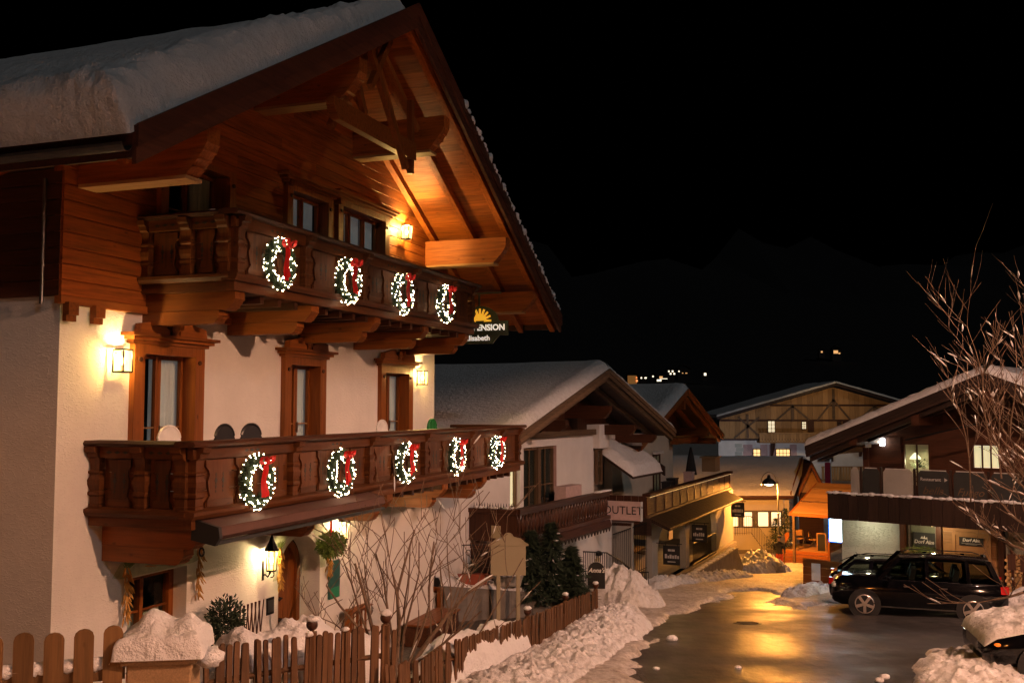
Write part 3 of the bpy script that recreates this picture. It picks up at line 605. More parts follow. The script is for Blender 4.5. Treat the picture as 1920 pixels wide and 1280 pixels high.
# ------------------------------------------------------------------ wall lamps
def box_lamp(s, d, z, label, watts=62):
    t = thing('wall_lamp', label, 'lamp', hworld(s, 0, z), frame(AZ1), 'square lanterns on the chalet wall'); y = -d
    obj('back_plate', MB().box(-.05, .05, y, y+.02, -.20, .20), 'iron', t); obj('arm', MB().box(-.015, .015, y-.06, y, .10, .12), 'iron', t)
    mb = MB(); w = .085; yc = y-.145
    for a in (-1, 1):
        for b in (-1, 1): mb.box(a*w-.008, a*w+.008, yc+b*w-.008, yc+b*w+.008, -.15, .15)
    for zz in (-.15, .15):
        for a in (-1, 1): mb.box(-w, w, yc+a*w-.009, yc+a*w+.009, zz-.012, zz+.012); mb.box(a*w-.009, a*w+.009, yc-w, yc+w, zz-.011, zz+.011)
    obj('cage', mb, 'iron', t)
    for a in (-1, 1):
        obj('pane', MB().box(-w+.01, w-.01, yc+a*(w-.004)-.002, yc+a*(w-.004)+.002, -.137, .137), 'glow_pane', t)
        obj('pane', MB().box(a*(w-.004)-.002, a*(w-.004)+.002, yc-w+.01, yc+w-.01, -.137, .137), 'glow_pane', t)
    obj('bulb', MB().ball((0, yc, .0), (.03, .03, .05), 10, 8), 'glow_bulb', t, True); obj('socket', MB().lathe([(.02, -.15), (.02, -.06)], 8, (0, yc, 0)).box(-.08, .08, yc-.01, yc+.01, -.15, -.135), 'iron', t)
    point_light('lamp_light', t, (0, yc, .085), watts, (1.0, .68, .27), .03); return t
box_lamp(.98, .0, 6.62, 'square glowing lantern on white wall left of the first balcony door')
box_lamp(10.62, .0, 6.66, 'square glowing lantern on white wall beside the farthest middle-floor window')
box_lamp(9.62, .06, 9.80, 'square glowing lantern on the timber gable beside the triple window', 270)
def carriage_lamp(s, z, label):
    t = thing('wall_lantern', label, 'lantern', hworld(s, 0, z), frame(AZ1), 'pointed lanterns beside the arched door'); yc = -.17
    obj('bracket', MB().tube([(0, 0, -.30), (0, -.05, -.28), (0, -.10, -.32), (0, -.17, -.22)], .012, 5).box(-.025, .025, -.012, 0, -.38, -.05).tube([(0, yc+.05*math.cos(a), -.27+.05*math.sin(a)) for a in np.linspace(0, 5, 10)], .008, 5), 'iron', t)
    obj('roof', MB().lathe([(.135, .12), (.13, .125), (.05, .27), (.016, .36), (.01, .40)], 8, (0, yc, 0)), 'iron', t)
    mb = MB()
    for k in range(6):
        a = k*math.pi/3; mb.tube([(.075*math.cos(a), yc+.075*math.sin(a), -.2), (.095*math.cos(a), yc+.095*math.sin(a), .12)], .008, 4)
    mb.lathe([(.085, -.22), (.085, -.2)], 8, (0, yc, 0)); obj('cage', mb, 'iron', t)
    obj('glass_body', MB().lathe([(.068, -.195), (.088, .115)], 8, (0, yc, 0)), 'glow_pane', t)
    obj('bulb', MB().ball((0, yc, -.04), (.03, .03, .055), 10, 8), 'glow_bulb', t, True)
    point_light('lamp_light', t, (0, yc, .06), 55, (1.0, .74, .40), .03); return t
carriage_lamp(4.60, 3.50, 'pointed iron lantern glowing left of the arched door')
carriage_lamp(7.05, 3.72, 'pointed iron lantern glowing right of the arched door above the mistletoe')

# ------------------------------------------------------------------ wreaths
def wreath_meshes(seed):
    g = random.Random(seed); nd = MB(); R0, r0 = .29, .085
    def tor(a, b, r): return Vector(((R0+r*math.cos(b))*math.sin(a), -r*math.sin(b)*.9, (R0+r*math.cos(b))*math.cos(a)))
    for k in range(3600):
        a = g.random()*2*math.pi; b = g.random()*2*math.pi; p = tor(a, b, r0*.35*g.random()); q = tor(a+g.uniform(-.16, .16), b, r0*g.uniform(.8, 1.5)); d = q-p
        w = d.cross(Vector((g.uniform(-1, 1), g.uniform(-1, 1), g.uniform(-1, 1)))).normalized()*.007
        n = len(nd.v); nd.v += [tuple(p-w), tuple(p+w), tuple(q)]; nd.f.append((n, n+1, n+2))
    bl = MB()
    for k in range(105):
        a = (k+g.random()*.8)/105*2*math.pi; b = g.uniform(-.6, 3.4); p = tor(a, b, r0*g.uniform(.95, 1.2)); r = .0078
        n = len(bl.v); bl.v += [(p.x+r, p.y, p.z), (p.x-r, p.y, p.z), (p.x, p.y+r, p.z), (p.x, p.y-r, p.z), (p.x, p.y, p.z+r*1.2), (p.x, p.y, p.z-r*1.2)]
        bl.f += [tuple(n+i for i in f) for f in ((0, 2, 4), (2, 1, 4), (1, 3, 4), (3, 0, 4), (2, 0, 5), (1, 2, 5), (3, 1, 5), (0, 3, 5))]
    core = MB(); nn = 28
    for i in range(nn): pass
    core.tube([(R0*math.sin(2*math.pi*i/nn), 0, R0*math.cos(2*math.pi*i/nn)) for i in range(nn+1)], .052, 7, False)
    return nd.mesh('garland'), bl.mesh('fairy_lights'), core.mesh('ring', True)
WV = [wreath_meshes(s) for s in (1, 2, 3)]
def ribbon_mesh(seed):
    g = random.Random(seed); mb = MB(); n = 9
    for sg, L, dx in ((-1, .44+g.random()*.06, g.uniform(-.03, .02)), (1, .40+g.random()*.08, g.uniform(.0, .05))):
        pts = []
        for i in range(n):
            f = i/(n-1); w = .05+.055*f; xc = sg*.016+dx*f*.6; yy = -.12-.012*math.sin(f*7+seed)-.008*sg; pts.append(((xc-w*.5, yy, .25-f*L), (xc+w*.5, yy-.008*math.sin(f*9), .25-f*L)))
        m0 = len(mb.v)
        for a, b in pts: mb.v += [a, b]
        for i in range(n-1): mb.f.append((m0+2*i, m0+2*i+1, m0+2*i+3, m0+2*i+2))
    for sg in (-1, 1):
        loop = [(sg*.01, -.15, .27), (sg*.07, -.18, .35), (sg*.14, -.17, .35), (sg*.15, -.15, .28), (sg*.08, -.14, .24), (sg*.01, -.15, .26)]; m0 = len(mb.v)
        for x, y, z in loop: mb.v += [(x, y-.03, z), (x, y+.03, z-.015)]
        for i in range(5): mb.f.append((m0+2*i, m0+2*i+1, m0+2*i+3, m0+2*i+2))
    mb.ball((0, -.165, .265), (.035, .03, .04)); return mb.mesh('ribbon', True)
wl = [(1.86, 4.99), (4.16, 4.97), (6.54, 4.99), (8.9, 5.0), (11.25, 4.99)]; wu = [(2.36, 8.04), (4.37, 8.04), (6.38, 8.05), (8.33, 8.05)]
ordn = ['first', 'second', 'third', 'fourth', 'fifth']
for i, (lst, nm) in enumerate(((wu, 'upper'), (wl, 'lower'))):
    for j, (s, z) in enumerate(lst):
        last = j == len(lst)-1
        lab = f'lit wreath with red ribbon, {ordn[j]} from the left on the {nm} balcony' if not last else f'lit wreath with red ribbon at the far right end of the {nm} balcony'
        t = thing('wreath', lab, 'wreath', hworld(s, 1.70+(.0 if i else -.02), z), frame(AZ1), 'fairy light wreaths hung on the balconies')
        gm, bl, cr = WV[(j+i) % 3]; ro = (0, R(random.uniform(0, 360)), 0)
        o = obj('garland', gm, 'needle', t, rot=ro); o['kind'] = 'stuff'; obj('ring', cr, 'needle', t, rot=ro)
        o = obj('fairy_lights', bl, 'glow_fairy', t, rot=ro); o['kind'] = 'stuff'
        obj('ribbon', ribbon_mesh(i*7+j), 'ribbon', t)

# ------------------------------------------------------------------ hanging sign of the guest house
sg = thing('hanging_sign', 'dark green inn sign with yellow half sun hanging at the upper balcony end', 'sign', hworld(10.75, 1.48, 7.47), frame(AZ1)+R(-90), None)
# local: x = away from wall, y = up the street, faces -y towards the camera
zc = .30
obj('board', MB().prism([(-.62, .12), (.66, .12), (.66, .44), (.45, .44)]+[(.40*math.cos(a)*1.08, .44+.34*math.sin(a)) for a in np.linspace(.05, 3.09, 16)]+[(-.45, .44), (-.62, .44)], 0, .05, 'xz').prism([(-.35, -.06), (.30, -.06), (.36, .02), (.46, .12), (-.5, .12), (-.42, .02)], 0.001, .049, 'xz'), 'sign_green', sg)
mb = MB(); pts = []
for k in range(9):
    a = math.pi*k/8; c_, s_ = math.cos(a), math.sin(a); n_ = (-s_, c_); mb.prism([(.10*c_+.025*n_[0], .45+.10*s_+.025*n_[1]*1), (.27*c_+.022*n_[0], .45+.27*s_+.022*n_[1]), (.27*c_-.022*n_[0], .45+.27*s_-.022*n_[1]), (.10*c_-.025*n_[0], .45+.10*s_-.025*n_[1])], -.012, -.002, 'xz')
mb.prism([(.15*math.cos(a), .45+.15*math.sin(a)) for a in np.linspace(0, math.pi, 14)], -.014, -.003, 'xz'); obj('sun_emblem', mb, 'lit_sun', sg)
lettering('PENSION', .185, 'lit_letters', sg, (.215, -.008, .29), bold=.005); lettering('·', .185, 'lit_letters', sg, (-.24, -.008, .29), bold=.012); lettering('Elisabeth', .165, 'lit_letters', sg, (.24, -.008, .06), bold=.003, align='RIGHT')  # light falling on letters and sun emblem is put in as emission
obj('hanger', MB().box(-.05, -.01, .01, .04, .75, 1.05).box(-1.2, .5, .012, .038, 1.05, 1.09), 'iron', sg)
# ------------------------------------------------------------------ street lamps
def street_lamp(x, y, hgt, watts, col, label, arm=1.0, rz=0.0, glow='glow_street', fancy=True):
    z0 = g1(y); t = thing('street_lamp', label, 'street lamp', (x, y, z0), rz, None); k = hgt/4.7
    obj('pole', MB().lathe([(.09, 0), (.09, .9*k), (.06, .95*k), (.055, 1.0), (.045, hgt*.75), (.04, hgt)], 10).lathe([(.065, hgt*.62), (.065, hgt*.64)], 10), 'steel', t, True)
    hx = -.48*k if fancy else -1.5
    obj('arm', MB().tube([(0, 0, hgt-.02), (hx*.5, 0, hgt-.02), (hx, 0, hgt-.02)], .025, 6), 'steel', t)
    if fancy: obj('hoop', MB().tube([(hx+.42*k*math.cos(a), 0, hgt-.12+.62*k*math.sin(a)) for a in np.linspace(-.15, math.pi+.15, 18)], .016, 6), 'steel', t)
    if not fancy:
        obj('hood', MB().lathe([(.42, -.06), (.42, .10), (.30, .22), (.10, .28), (.001, .285)], 20, (hx, 0, hgt), caps=False).tube([(hx, 0, hgt), (hx, 0, hgt+.3)], .02, 5), 'zinc', t)
        obj('bulb', MB().ball((hx, 0, hgt+.13), (.06, .06, .05), 10, 6), glow, t, True)
        point_light('lamp_light', t, (hx, 0, hgt+.032), watts, col, .03); return t
    obj('hood', MB().lathe([(.36, -.13), (.35, -.03), (.24, .10), (.10, .18), (.06, .34), (.001, .345)], 18, (hx, 0, hgt), caps=False), 'zinc', t, True)
    obj('bulb', MB().ball((hx, 0, hgt-.13), (.24, .24, .10), 14, 8), glow, t, True)
    point_light('lamp_light', t, (hx, 0, hgt-.128), watts, col, .03)
    return t
lamp_far = street_lamp(14.1, 53.2, 4.6, 4300, (1.0, .38, .07), 'lit street lamp with round hoop in front of the glowing shop windows')
obj('meter_box', MB().box(.06, .30, -.12, .12, 1.2, 1.75).box(.0, .06, -.03, .03, 1.45, 1.5), 'steel', lamp_far)
# lamps of the same street standing outside the picture, on the near right
street_lamp(12.5, 4.0, 9.3, 35000, (1.0, .49, .29), 'tall street lamp beside the road across from the chalet', fancy=False)
street_lamp(14.2, 21.5, 9.3, 10000, (1.0, .54, .38), 'street lamp at the edge of the parking bay', fancy=False)
street_lamp(-3.2, -4.0, 7.1, 5000, (1.0, .31, .06), 'orange street lamp behind the viewpoint near the plank gate', fancy=False)
# ------------------------------------------------------------------ generic house pieces
def ZM(z0, T=None): return MB(Matrix.Translation((0, 0, -z0)) @ (T or Matrix()))
def gable_roof(h, z0, ax, az, el, ezl, er, ezr, y0, y1, woodm, snow_t, seed, verge='wood_old_x', soffit='wood_dark_y', rafters=(.1,), thick=.16, snowm='snow_roof'):
    roof = obj('roof', ZM(z0).prism([(el, ezl), (ax, az), (er, ezr), (er, ezr-thick), (ax, az-thick), (el, ezl-thick)], y0, y1, 'xz'), woodm, h)
    for (a, b) in (((el, ezl), (ax, az)), ((ax, az), (er, ezr))):
        for k, (zt, zb, yy) in enumerate(((.05, -.20, .06), (.09, -.06, .10))):
            obj('verge_board', ZM(z0).prism([(a[0], a[1]+zt), (b[0], b[1]+zt), (b[0], b[1]+zb), (a[0], a[1]+zb)], y0-yy, y0-yy+.05, 'xz'), verge, roof)
        for d in rafters: obj('rafter', ZM(z0).prism([(a[0], a[1]-thick-.003), (b[0], b[1]-thick-.003), (b[0], b[1]-thick-.18), (a[0], a[1]-thick-.18)], y0+d, y0+d+.14, 'xz'), verge, roof)
    if snow_t > 0:
        for side in (-1, 1):
            e, ez = (el, ezl) if side < 0 else (er, ezr); Ls = math.hypot(ax-e, az-ez); a = math.atan2(az-ez, abs(ax-e))
            u = np.r_[np.linspace(-.02, Ls-.8, 40), np.linspace(Ls-.75, Ls+.04, 14)]; v = np.r_[np.linspace(0, .9, 20), np.linspace(1.0, y1-y0, 24)]
            Q, V = np.meshgrid(u, v, indexing='ij'); th = snow_t*(.85+.3*fbm(Q*.5, V*.5, seed)); ins = .03
            e1 = np.clip((V-ins)/(.12+th*.9), 0, 1); e2 = np.clip((Ls+.04-Q)/(.1+th*.6), 0, 1); prof = np.sqrt(np.clip(1-(1-np.minimum(e1, e2))**2, 0, 1))
            edge = np.clip(1-(V-ins)/.8, 0, 1); T = th*prof+edge*prof*(.10*(lumps(Q*3, V*3, seed)-.4)+.05*lumps(Q*8, V*8, seed+1))
            nx = side*math.sin(a); P = np.stack([ax+side*Q*math.cos(a)+nx*T, y0-.08+V, az-Q*math.sin(a)+math.cos(a)*T-z0], -1)
            obj('snow_cover', grid_mesh(P, 'snow_cover'), snowm, roof)
    return roof
def simple_window(h, z0, s0, s1, za, zb, y, cols=2, rows=2, frame_m='wood_old_z', pane='glass', behind='interior_dark', f=.07, deep=.1, gap=.06, lintel=None):
    w = obj('window', ZM(z0).box(s0-f, s0, y-.03, y+deep, za-f, zb+f).box(s1, s1+f, y-.03, y+deep, za-f, zb+f).box(s0, s1, y-.03, y+deep, zb, zb+f).box(s0, s1, y-.03, y+deep, za-f, za), frame_m, h)
    cw = (s1-s0)/cols; rh = (zb-za)/rows; b = .025
    for i in range(1, cols): obj('glazing_bar', ZM(z0).box(s0+i*cw-b, s0+i*cw+b, y, y+.05, za, zb), frame_m, w)
    for j in range(1, rows): obj('glazing_bar', ZM(z0).box(s0, s1, y+.002, y+.048, za+j*rh-b*.7, za+j*rh+b*.7), frame_m, w)
    for i in range(cols):
        for j in range(rows): obj('pane', ZM(z0).box(s0+i*cw+b, s0+(i+1)*cw-b, y+.02, y+.026, za+j*rh+b, za+(j+1)*rh-b), pane, w)
    if behind: obj('window_backing', ZM(z0).box(s0, s1, y+gap+.03, y+gap+.06, za, zb), behind, w)
    if lintel: obj('lintel', ZM(z0).box(s0-f*3, s1+f*3, y-.16, y-.03, zb+f+.02, zb+f+.14), lintel, w)
    return w
def railing(name, label, pts, hgt, gap, group=None, mat='iron', r=.010, cat='railing', bow=0.0):
    p0 = Vector(pts[0]); t = thing(name, label, cat, p0, 0, group); mb = MB(); top = []; 
    for a, b in zip(pts[:-1], pts[1:]):
        a, b = Vector(a)-p0, Vector(b)-p0; n = max(1, int((b-a).length/gap))
        for i in range(n+1):
            p = a.lerp(b, i/n); mb.tube([p, p+Vector((bow, 0, hgt*.5)), p+Vector((0, 0, hgt))], r, 4)
    obj('baluster', mb, mat, t)['kind'] = 'stuff'
    P = [Vector(p)-p0+Vector((0, 0, hgt)) for p in pts]; obj('top_rail', MB().tube(P, .022, 6), mat, t); obj('bottom_rail', MB().tube([q-Vector((0, 0, hgt*.9)) for q in P], .014, 5), mat, t)
    return t

# ------------------------------------------------------------------ white house with the outlet sign
Z2 = -.8; b2 = thing('shop_house', 'white gabled house under thick roof snow with the outlet sign', 'house', (3.656, 38.0, Z2), frame(26.6))
M2 = lambda T=None: ZM(Z2, T)
obj('wall', wall_holes(M2(), -13.2, -1.5, Z2, 5.1, 0, .4, [(-7.35, -4.8, 2.2, 4.72), (-8.3, -7.6, 2.9, 4.6)]).box(-1.5, .3, 0, .4, Z2, 2.05).box(-1.9, -1.5, .4, 8, Z2, 5.1).box(-13.2, -12.8, .4, 8, Z2, 5.1), 'plaster_smooth', b2)
obj('rear_wall', M2().box(-1.5, 3.0, 1.3, 1.6, Z2, 5.1).box(-12.8, -1.9, 7.6, 8, Z2, 5.1), 'plaster_smooth', b2)
obj('gable_boards', M2().prism([(-11.6, 5.1), (-3.9, 7.2), (2.9, 5.1)], .25, .4, 'xz'), 'wood_dark_z', b2)
obj('plaster_block', M2().box(-1.52, -.55, -.25, .3, 4.5, 5.36), 'plaster_smooth', b2)
obj('wall_plate', M2().box(-9.6, -1.55, -.14, -.003, 5.0, 5.2), 'wood_old_x', b2)
r2 = gable_roof(b2, Z2, -3.9, 7.22, -11.1, 5.10, 3.5, 5.0, -1.5, 8, 'wood_black_y', .36, 41, rafters=(.05, .8))
for s, za, zb in ((-3.4, 5.62, 6.05), (-.9, 4.98, 5.35), (1.4, 4.62, 4.95), (-7.2, 5.25, 5.6)): obj('purlin', M2().prism(stepped(-.3, 1.42, za, zb), s-.13, s+.13, 'yz'), 'wood_dark_y', r2)
for k in range(9): # tiny lights along the right verge
    f = .12+.8*k/9; obj('verge_light', M2().ball((-3.9+7.4*f, -1.42, 7.22-2.22*f-.30), .022, 6, 4), 'glow_star', r2)
obj('brace', M2().prism([(-6.9, 5.2), (-6.6, 5.2), (-6.3, 5.75), (-6.5, 5.8)], -.4, -.3, 'xz'), 'wood_old_z', r2)
w = simple_window(b2, Z2, -7.28, -4.87, 2.3, 4.62, .12, 4, 2, 'wood_old_z', 'glass'); obj('mullion', M2().box(-6.18, -5.97, .04, .2, 2.24, 4.68), 'wood_old_z', w)
obj('pink_reveal', M2().box(-4.86, -4.82, .0, .38, 2.3, 4.7), 'paint_pink', w)
simple_window(b2, Z2, -8.25, -7.65, 2.95, 4.55, .15, 1, 1, 'wood_old_z', 'glass', 'glow_window_pale')
simple_window(b2, Z2, -1.35, -1.0, 3.25, 4.4, -.10, 1, 2, 'wood_old_z', 'glass', 'interior_dark')
# carved balcony of the outlet house: balusters one by one
bal2 = obj('balcony', M2().box(-10.8, -3.9, -1.5, 0, 2.05, 2.20), 'wood_dark_x', b2)
bm_ = MB().lathe([(.05, 0), (.05, .06), (.035, .1), (.065, .3), (.07, .42), (.035, .55), (.045, .62), (.05, .7)], 6).mesh('baluster')
for k in range(30): obj('baluster', bm_, 'wood_dark_z', bal2, loc=(-10.62+k*.228, -1.45, 2.38-Z2))
obj('handrail', M2().box(-10.85, -3.85, -1.60, -1.36, 3.09, 3.20).box(-10.8, -3.9, -1.55, -1.40, 3.02, 3.09), 'wood_dark_x', bal2)
obj('lower_rail', M2().box(-10.85, -3.85, -1.56, -1.38, 2.26, 2.38), 'wood_dark_x', bal2); obj('fascia_board', M2().prism([(-1.62, 2.02), (-1.56, 2.24), (-1.5, 2.24), (-1.5, 2.02)], -10.8, -3.9, 'yz'), 'wood_dark_x', bal2)
mb = M2()
for k in range(26): x = -10.6+k*.262; mb.prism([(x-.13, 2.02), (x, 1.86), (x+.13, 2.02)], -1.60, -1.57, 'xz')
obj('scalloped_edge', mb, 'wood_black_x', bal2)
for k in range(7): obj('side_board', M2().box(-10.86, -10.82, -1.5+k*.215, -1.29+k*.215, 2.28, 3.05), 'wood_dark_z', bal2)
obj('side_rail', M2().box(-10.92, -10.78, -1.52, .0, 3.06, 3.18), 'wood_dark_y', bal2)
obj('box_bay', M2().box(-10.8, -9.9, -1.44, -.02, 1.05, 2.04).box(-10.83, -10.801, -1.44, -.02, 1.5, 1.56), 'wood_dark_y', bal2)
obj('notice_sheet', M2().box(-10.886, -10.864, -1.0, -.72, 2.38, 2.72), 'board_beige', bal2)
for k in range(16): obj('spike', M2().lathe([(.02, 0), (.004, .16)], 5, (-10.8, -1.4+k*.085, 3.18)), 'iron', bal2)
mb = M2()
for k in range(10): mb.ball((-10.82+.1*random.random(), -1.3+k*.12, 3.2), (.09, .09, .05), 7, 5, .4, k)
o = obj('rail_snow', mb, 'snow', bal2, True); o['kind'] = 'stuff'
obj('rail_snow', M2().box(-5.0, -3.9, -1.62, -1.42, 3.202, 3.24), 'snow', bal2)
obj('pink_box', M2().box(-6.1, -4.8, -.9, -.5, 3.0, 3.45), 'pink_box', b2)
# lean-to roof with snow to the right of it
lt = obj('porch_roof', M2().prism([(-1.15, 3.35), (-1.15, 3.45), (.9, 4.78), (.9, 4.68)], -.5, 3.1, 'yz'), 'wood_black_y', b2)
u, v = np.meshgrid(np.linspace(0, 1, 30), np.linspace(0, 1, 24), indexing='ij'); e = np.minimum(np.minimum(u, 1-u)*9, np.minimum(v*7, 1)); pr = np.sqrt(np.clip(1-(1-np.clip(e, 0, 1))**2, 0, 1))
obj('snow_cover', grid_mesh(np.stack([-.5+3.5*u, -1.18+2.05*v, 3.44+1.33*v+pr*(.30+.15*fbm(u*4, v*4, 3))-Z2], -1), 'snow_cover'), 'snow_roof', lt)
obj('verge_board', M2().prism([(-1.22, 3.25), (-1.22, 3.62), (.9, 5.0), (.9, 4.62)], 3.05, 3.18, 'yz'), 'wood_black_y', lt)
obj('satellite_box', M2().box(.9, 1.35, .2, .4, 4.75, 4.98), 'white_plastic', b2)
# sign
osn = thing('shop_sign', 'pale box sign reading outlet on the corner of the white house', 'sign', (3.34, 35.74, 2.02), frame(26.6)-R(90))
obj('sign_box', MB().box(0, 1.28, 0, .16, 0, .66), 'pink_box', osn); obj('sign_edge', MB().box(1.283, 1.32, -.01, .17, -.01, .67), 'lace', osn)
lettering('OUTLET', .40, 'sign_dark', osn, (.64, -.006, .34), depth=.003, sx=1.0)
# terrace wall, railings and plants in front of the outlet house
tw = thing('terrace_wall', 'low grey stone wall with snow behind the paved yard', 'wall', (-1.76, 26.2, .35), math.atan2(2.5, 4.06))
Lw = 4.77; topz = lambda u: 1.02-.155*u
for k in range(7): obj('stone_block', MB().prism([(k*Lw/7+.006, -.4), ((k+1)*Lw/7-.006, -.4), ((k+1)*Lw/7-.006, topz((k+1)*Lw/7)), (k*Lw/7+.006, topz(k*Lw/7))], .006*(k % 2), .30, 'xz'), 'concrete', tw)
P = np.stack(np.meshgrid(np.linspace(-.05, Lw+.05, 70), np.linspace(-.02, 1.5, 30), indexing='ij'), -1); U_, V_ = P[..., 0], P[..., 1]
e = np.clip(np.minimum(V_/.15, (Lw+.05-U_)/.3), 0, 1); obj('terrace_snow', grid_mesh(np.stack([U_, V_+.04, topz(U_)+e*(.03+.2*fbm(U_*1.4, V_*1.4, 6)+.08*lumps(U_*4, V_*4, 8))-.02], -1), 'terrace_snow'), 'snow_dirty', tw)
rl = thing('scroll_railing', 'black wrought iron scroll railing below the dark balcony box', 'railing', (-1.30, 26.95, 1.55), R(12)); rl.scale = (.72, .72, .72)
mb = MB()
for x in (0, .38, .76, 1.14): mb.box(x-.012, x+.012, -.012, .012, 0, 1.05)
for x in (.19, .57, .95):
    for zc in (.28, .76):
        for sgn in (-1, 1): mb.tube([(x+sgn*(.14-.012*i)*math.cos(i*.7)*.9, 0, zc+(.16-.012*i)*math.sin(i*.7)) for i in range(11)], .009, 4)
obj('scrolls', mb, 'iron', rl); obj('rail', MB().box(-.05, 1.2, -.02, .02, 1.05, 1.09).box(-.05, 1.2, -.015, .015, .02, .05), 'iron', rl)
for x, y, lab, m, rx in ((-1.03, 26.9, 'terracotta trough with a dark clipped evergreen on the terrace wall', 'terracotta', 0), (-.12, 27.35, 'grey flower trough holding snow on the terrace wall', 'concrete_pale', 1)):
    p = thing('flower_trough', lab, 'planter', (x, y, 1.30-.12*rx), R(14)); p.scale = (.78, .78, .78); obj('trough', MB().prism([(-.42, 0), (.42, 0), (.50, .30), (-.50, .30)], -.17, .17, 'xz').box(-.52, .52, -.19, .19, .301, .34), m, p)
    mb = MB()
    if rx == 0:
        for k in range(420):
            a = random.random()*6.28; f = random.random()**.5; zz = random.random(); r = .24*math.sin(math.pi*min(.97, zz*.9+.1)); q = Vector((r*f*math.cos(a), r*f*math.sin(a)*.8, .36+zz*.5)); s_ = .03
            n = len(mb.v); mb.v += [tuple(q+Vector((random.uniform(-s_, s_), random.uniform(-s_, s_), random.uniform(-s_, s_)))) for _ in range(3)]; mb.f.append((n, n+1, n+2))
        obj('foliage', mb, 'leaf_dark', p)['kind'] = 'stuff'
    else:
        for k in range(5): mb.ball((-.36+k*.18, 0, .35), (.13, .15, .10), 8, 5, .4, k)
        obj('snow_cap', mb, 'snow', p, True)
def conifer(name, label, x, y, z0, h, r, seed, n=5200, snow=14, mat='leaf_dark'):
    g = random.Random(seed); t = thing(name, label, 'conifer', (x, y, z0), g.random()*6, None); obj('trunk', MB().tube([(0, 0, 0), (.02, 0, h*.5), (0, 0, h)], [.05, .035, .008], 6), 'bark_dark', t)
    mb = MB(); sn = MB()
    tiers = 11
    for k in range(n):
        f = g.random()**1.35; zz = f*h*.97; a = g.random()*6.28; lobes = 1+.28*math.sin(a*5+int(f*tiers)*1.7); rr = r*(1-f)**.85*lobes*(.55+.45*((f*tiers) % 1.0 < .55))+.04; d = rr*g.random()**.45
        p = Vector((d*math.cos(a), d*math.sin(a), zz+.12*h*.1-d*.18)); o_ = Vector((math.cos(a), math.sin(a), g.uniform(-.5, .15)))*g.uniform(.10, .22); w = Vector((-math.sin(a), math.cos(a), g.uniform(-.4, .4)))*.03
        m_ = len(mb.v); mb.v += [tuple(p-w), tuple(p+w), tuple(p+o_)]; mb.f.append((m_, m_+1, m_+2))
        if k % max(1, n//snow) == 0: sn.ball((p.x*1.02, p.y*1.02, p.z+.03), (.05+.06*g.random(), .05+.05*g.random(), .022), 6, 4, .5, k)
    obj('crown', mb, mat, t); o = obj('snow_clumps', sn, 'snow', t, True); o['kind'] = 'stuff'; return t
conifer('spruce', 'dark spruce left of the path, nearest the notice board', .52, 28.0, .85, 1.75, .6, 3)
conifer('spruce', 'tallest dark spruce in front of the outlet balcony', 1.1, 28.3, .75, 2.05, .7, 4)
conifer('spruce', 'dark spruce beside the round signboard', 1.68, 28.5, .6, 1.5, .6, 5)
conifer('spruce', 'low spreading spruce at the foot of the terrace wall', 1.8, 27.5, .3, .8, .62, 6, 2200)
an = thing('round_sign', 'black round-topped sign with white script on the snow heap', 'sign', (2.40, 28.7, .86), R(-6)); an.scale = (.82, .82, .82)
obj('disc', MB().prism([(-.30, 0), (.30, 0), (.30, .55)]+[(.30*math.cos(a), .62+.30*math.sin(a)) for a in np.linspace(.1, 3.04, 16)]+[(-.30, .55)], -.02, .02, 'xz'), 'sign_dark', an)
obj('rim_ring', MB().tube([(.30*math.cos(a), -.02, .62+.30*math.sin(a)) for a in np.linspace(0, 3.14, 18)], .012, 5), 'lace', an); lettering("Anna's", .21, 'sign_white', an, (0, -.024, .62), shear=.35, bold=.004)
railing('garden_railing', 'curved black iron railing behind the round sign', [(2.1, 29.6, .92), (2.9, 30.9, .70), (3.6, 32.4, .15), (4.0, 33.8, -.25)], .85, .13)
railing('stair_railing', 'tall iron railing with pale top rail below the outlet sign', [(3.75, 37.3, -.6), (5.2, 38.9, -.35)], 1.9, .12)
gt = railing('iron_gate', 'low black iron gate beside the arcade pillar', [(4.1, 35.6, -.65), (4.9, 36.2, -.75)], .85, .10)
mbx = thing('wall_plaque', 'tan panel with a small dark lamp on the outlet house wall', 'sign', world_of(b2, (-1.25, -.02, .35)), frame(26.6)); obj('panel', MB().box(-.22, .22, -.04, 0, 0, .95), 'board_beige', mbx); obj('lamp_hood', MB().prism([(0, 1.05), (-.16, 1.05), (-.10, 1.18), (0, 1.2)], -.15, .15, 'yz'), 'iron', mbx)
# free standing notice board
nbd = thing('notice_board', 'blank beige notice board with curved crest on two posts', 'notice board', (-.10, 26.6, g1(26.6)), R(4)); nbd.scale = (.87, .87, .87); zb = 1.36
obj('post', MB().cbox(-.36, -.24, -.05, .05, 0, zb, .01), 'board_beige', nbd); obj('post', MB().cbox(.24, .36, -.05, .05, 0, zb, .01), 'board_beige', nbd)
obj('panel', MB().box(-.53, .53, -.05, .05, zb+.001, zb+.88), 'board_beige', nbd)
cr = [(-.62, zb+.885), (.62, zb+.885), (.60, zb+.93), (.50, zb+.98), (.36, zb+1.10), (.16, zb+1.15)]+[(.13*math.cos(a), zb+1.17+.10*math.sin(a)) for a in np.linspace(.2, 2.94, 9)]+[(-.16, zb+1.15), (-.36, zb+1.10), (-.50, zb+.98), (-.60, zb+.93)]
obj('crest', MB().prism(cr, -.07, .07, 'xz'), 'board_beige', nbd); obj('crest_moulding', MB().tube([(x, -.075, z) for x, z in cr[2:]], .018, 5), 'board_beige', nbd)

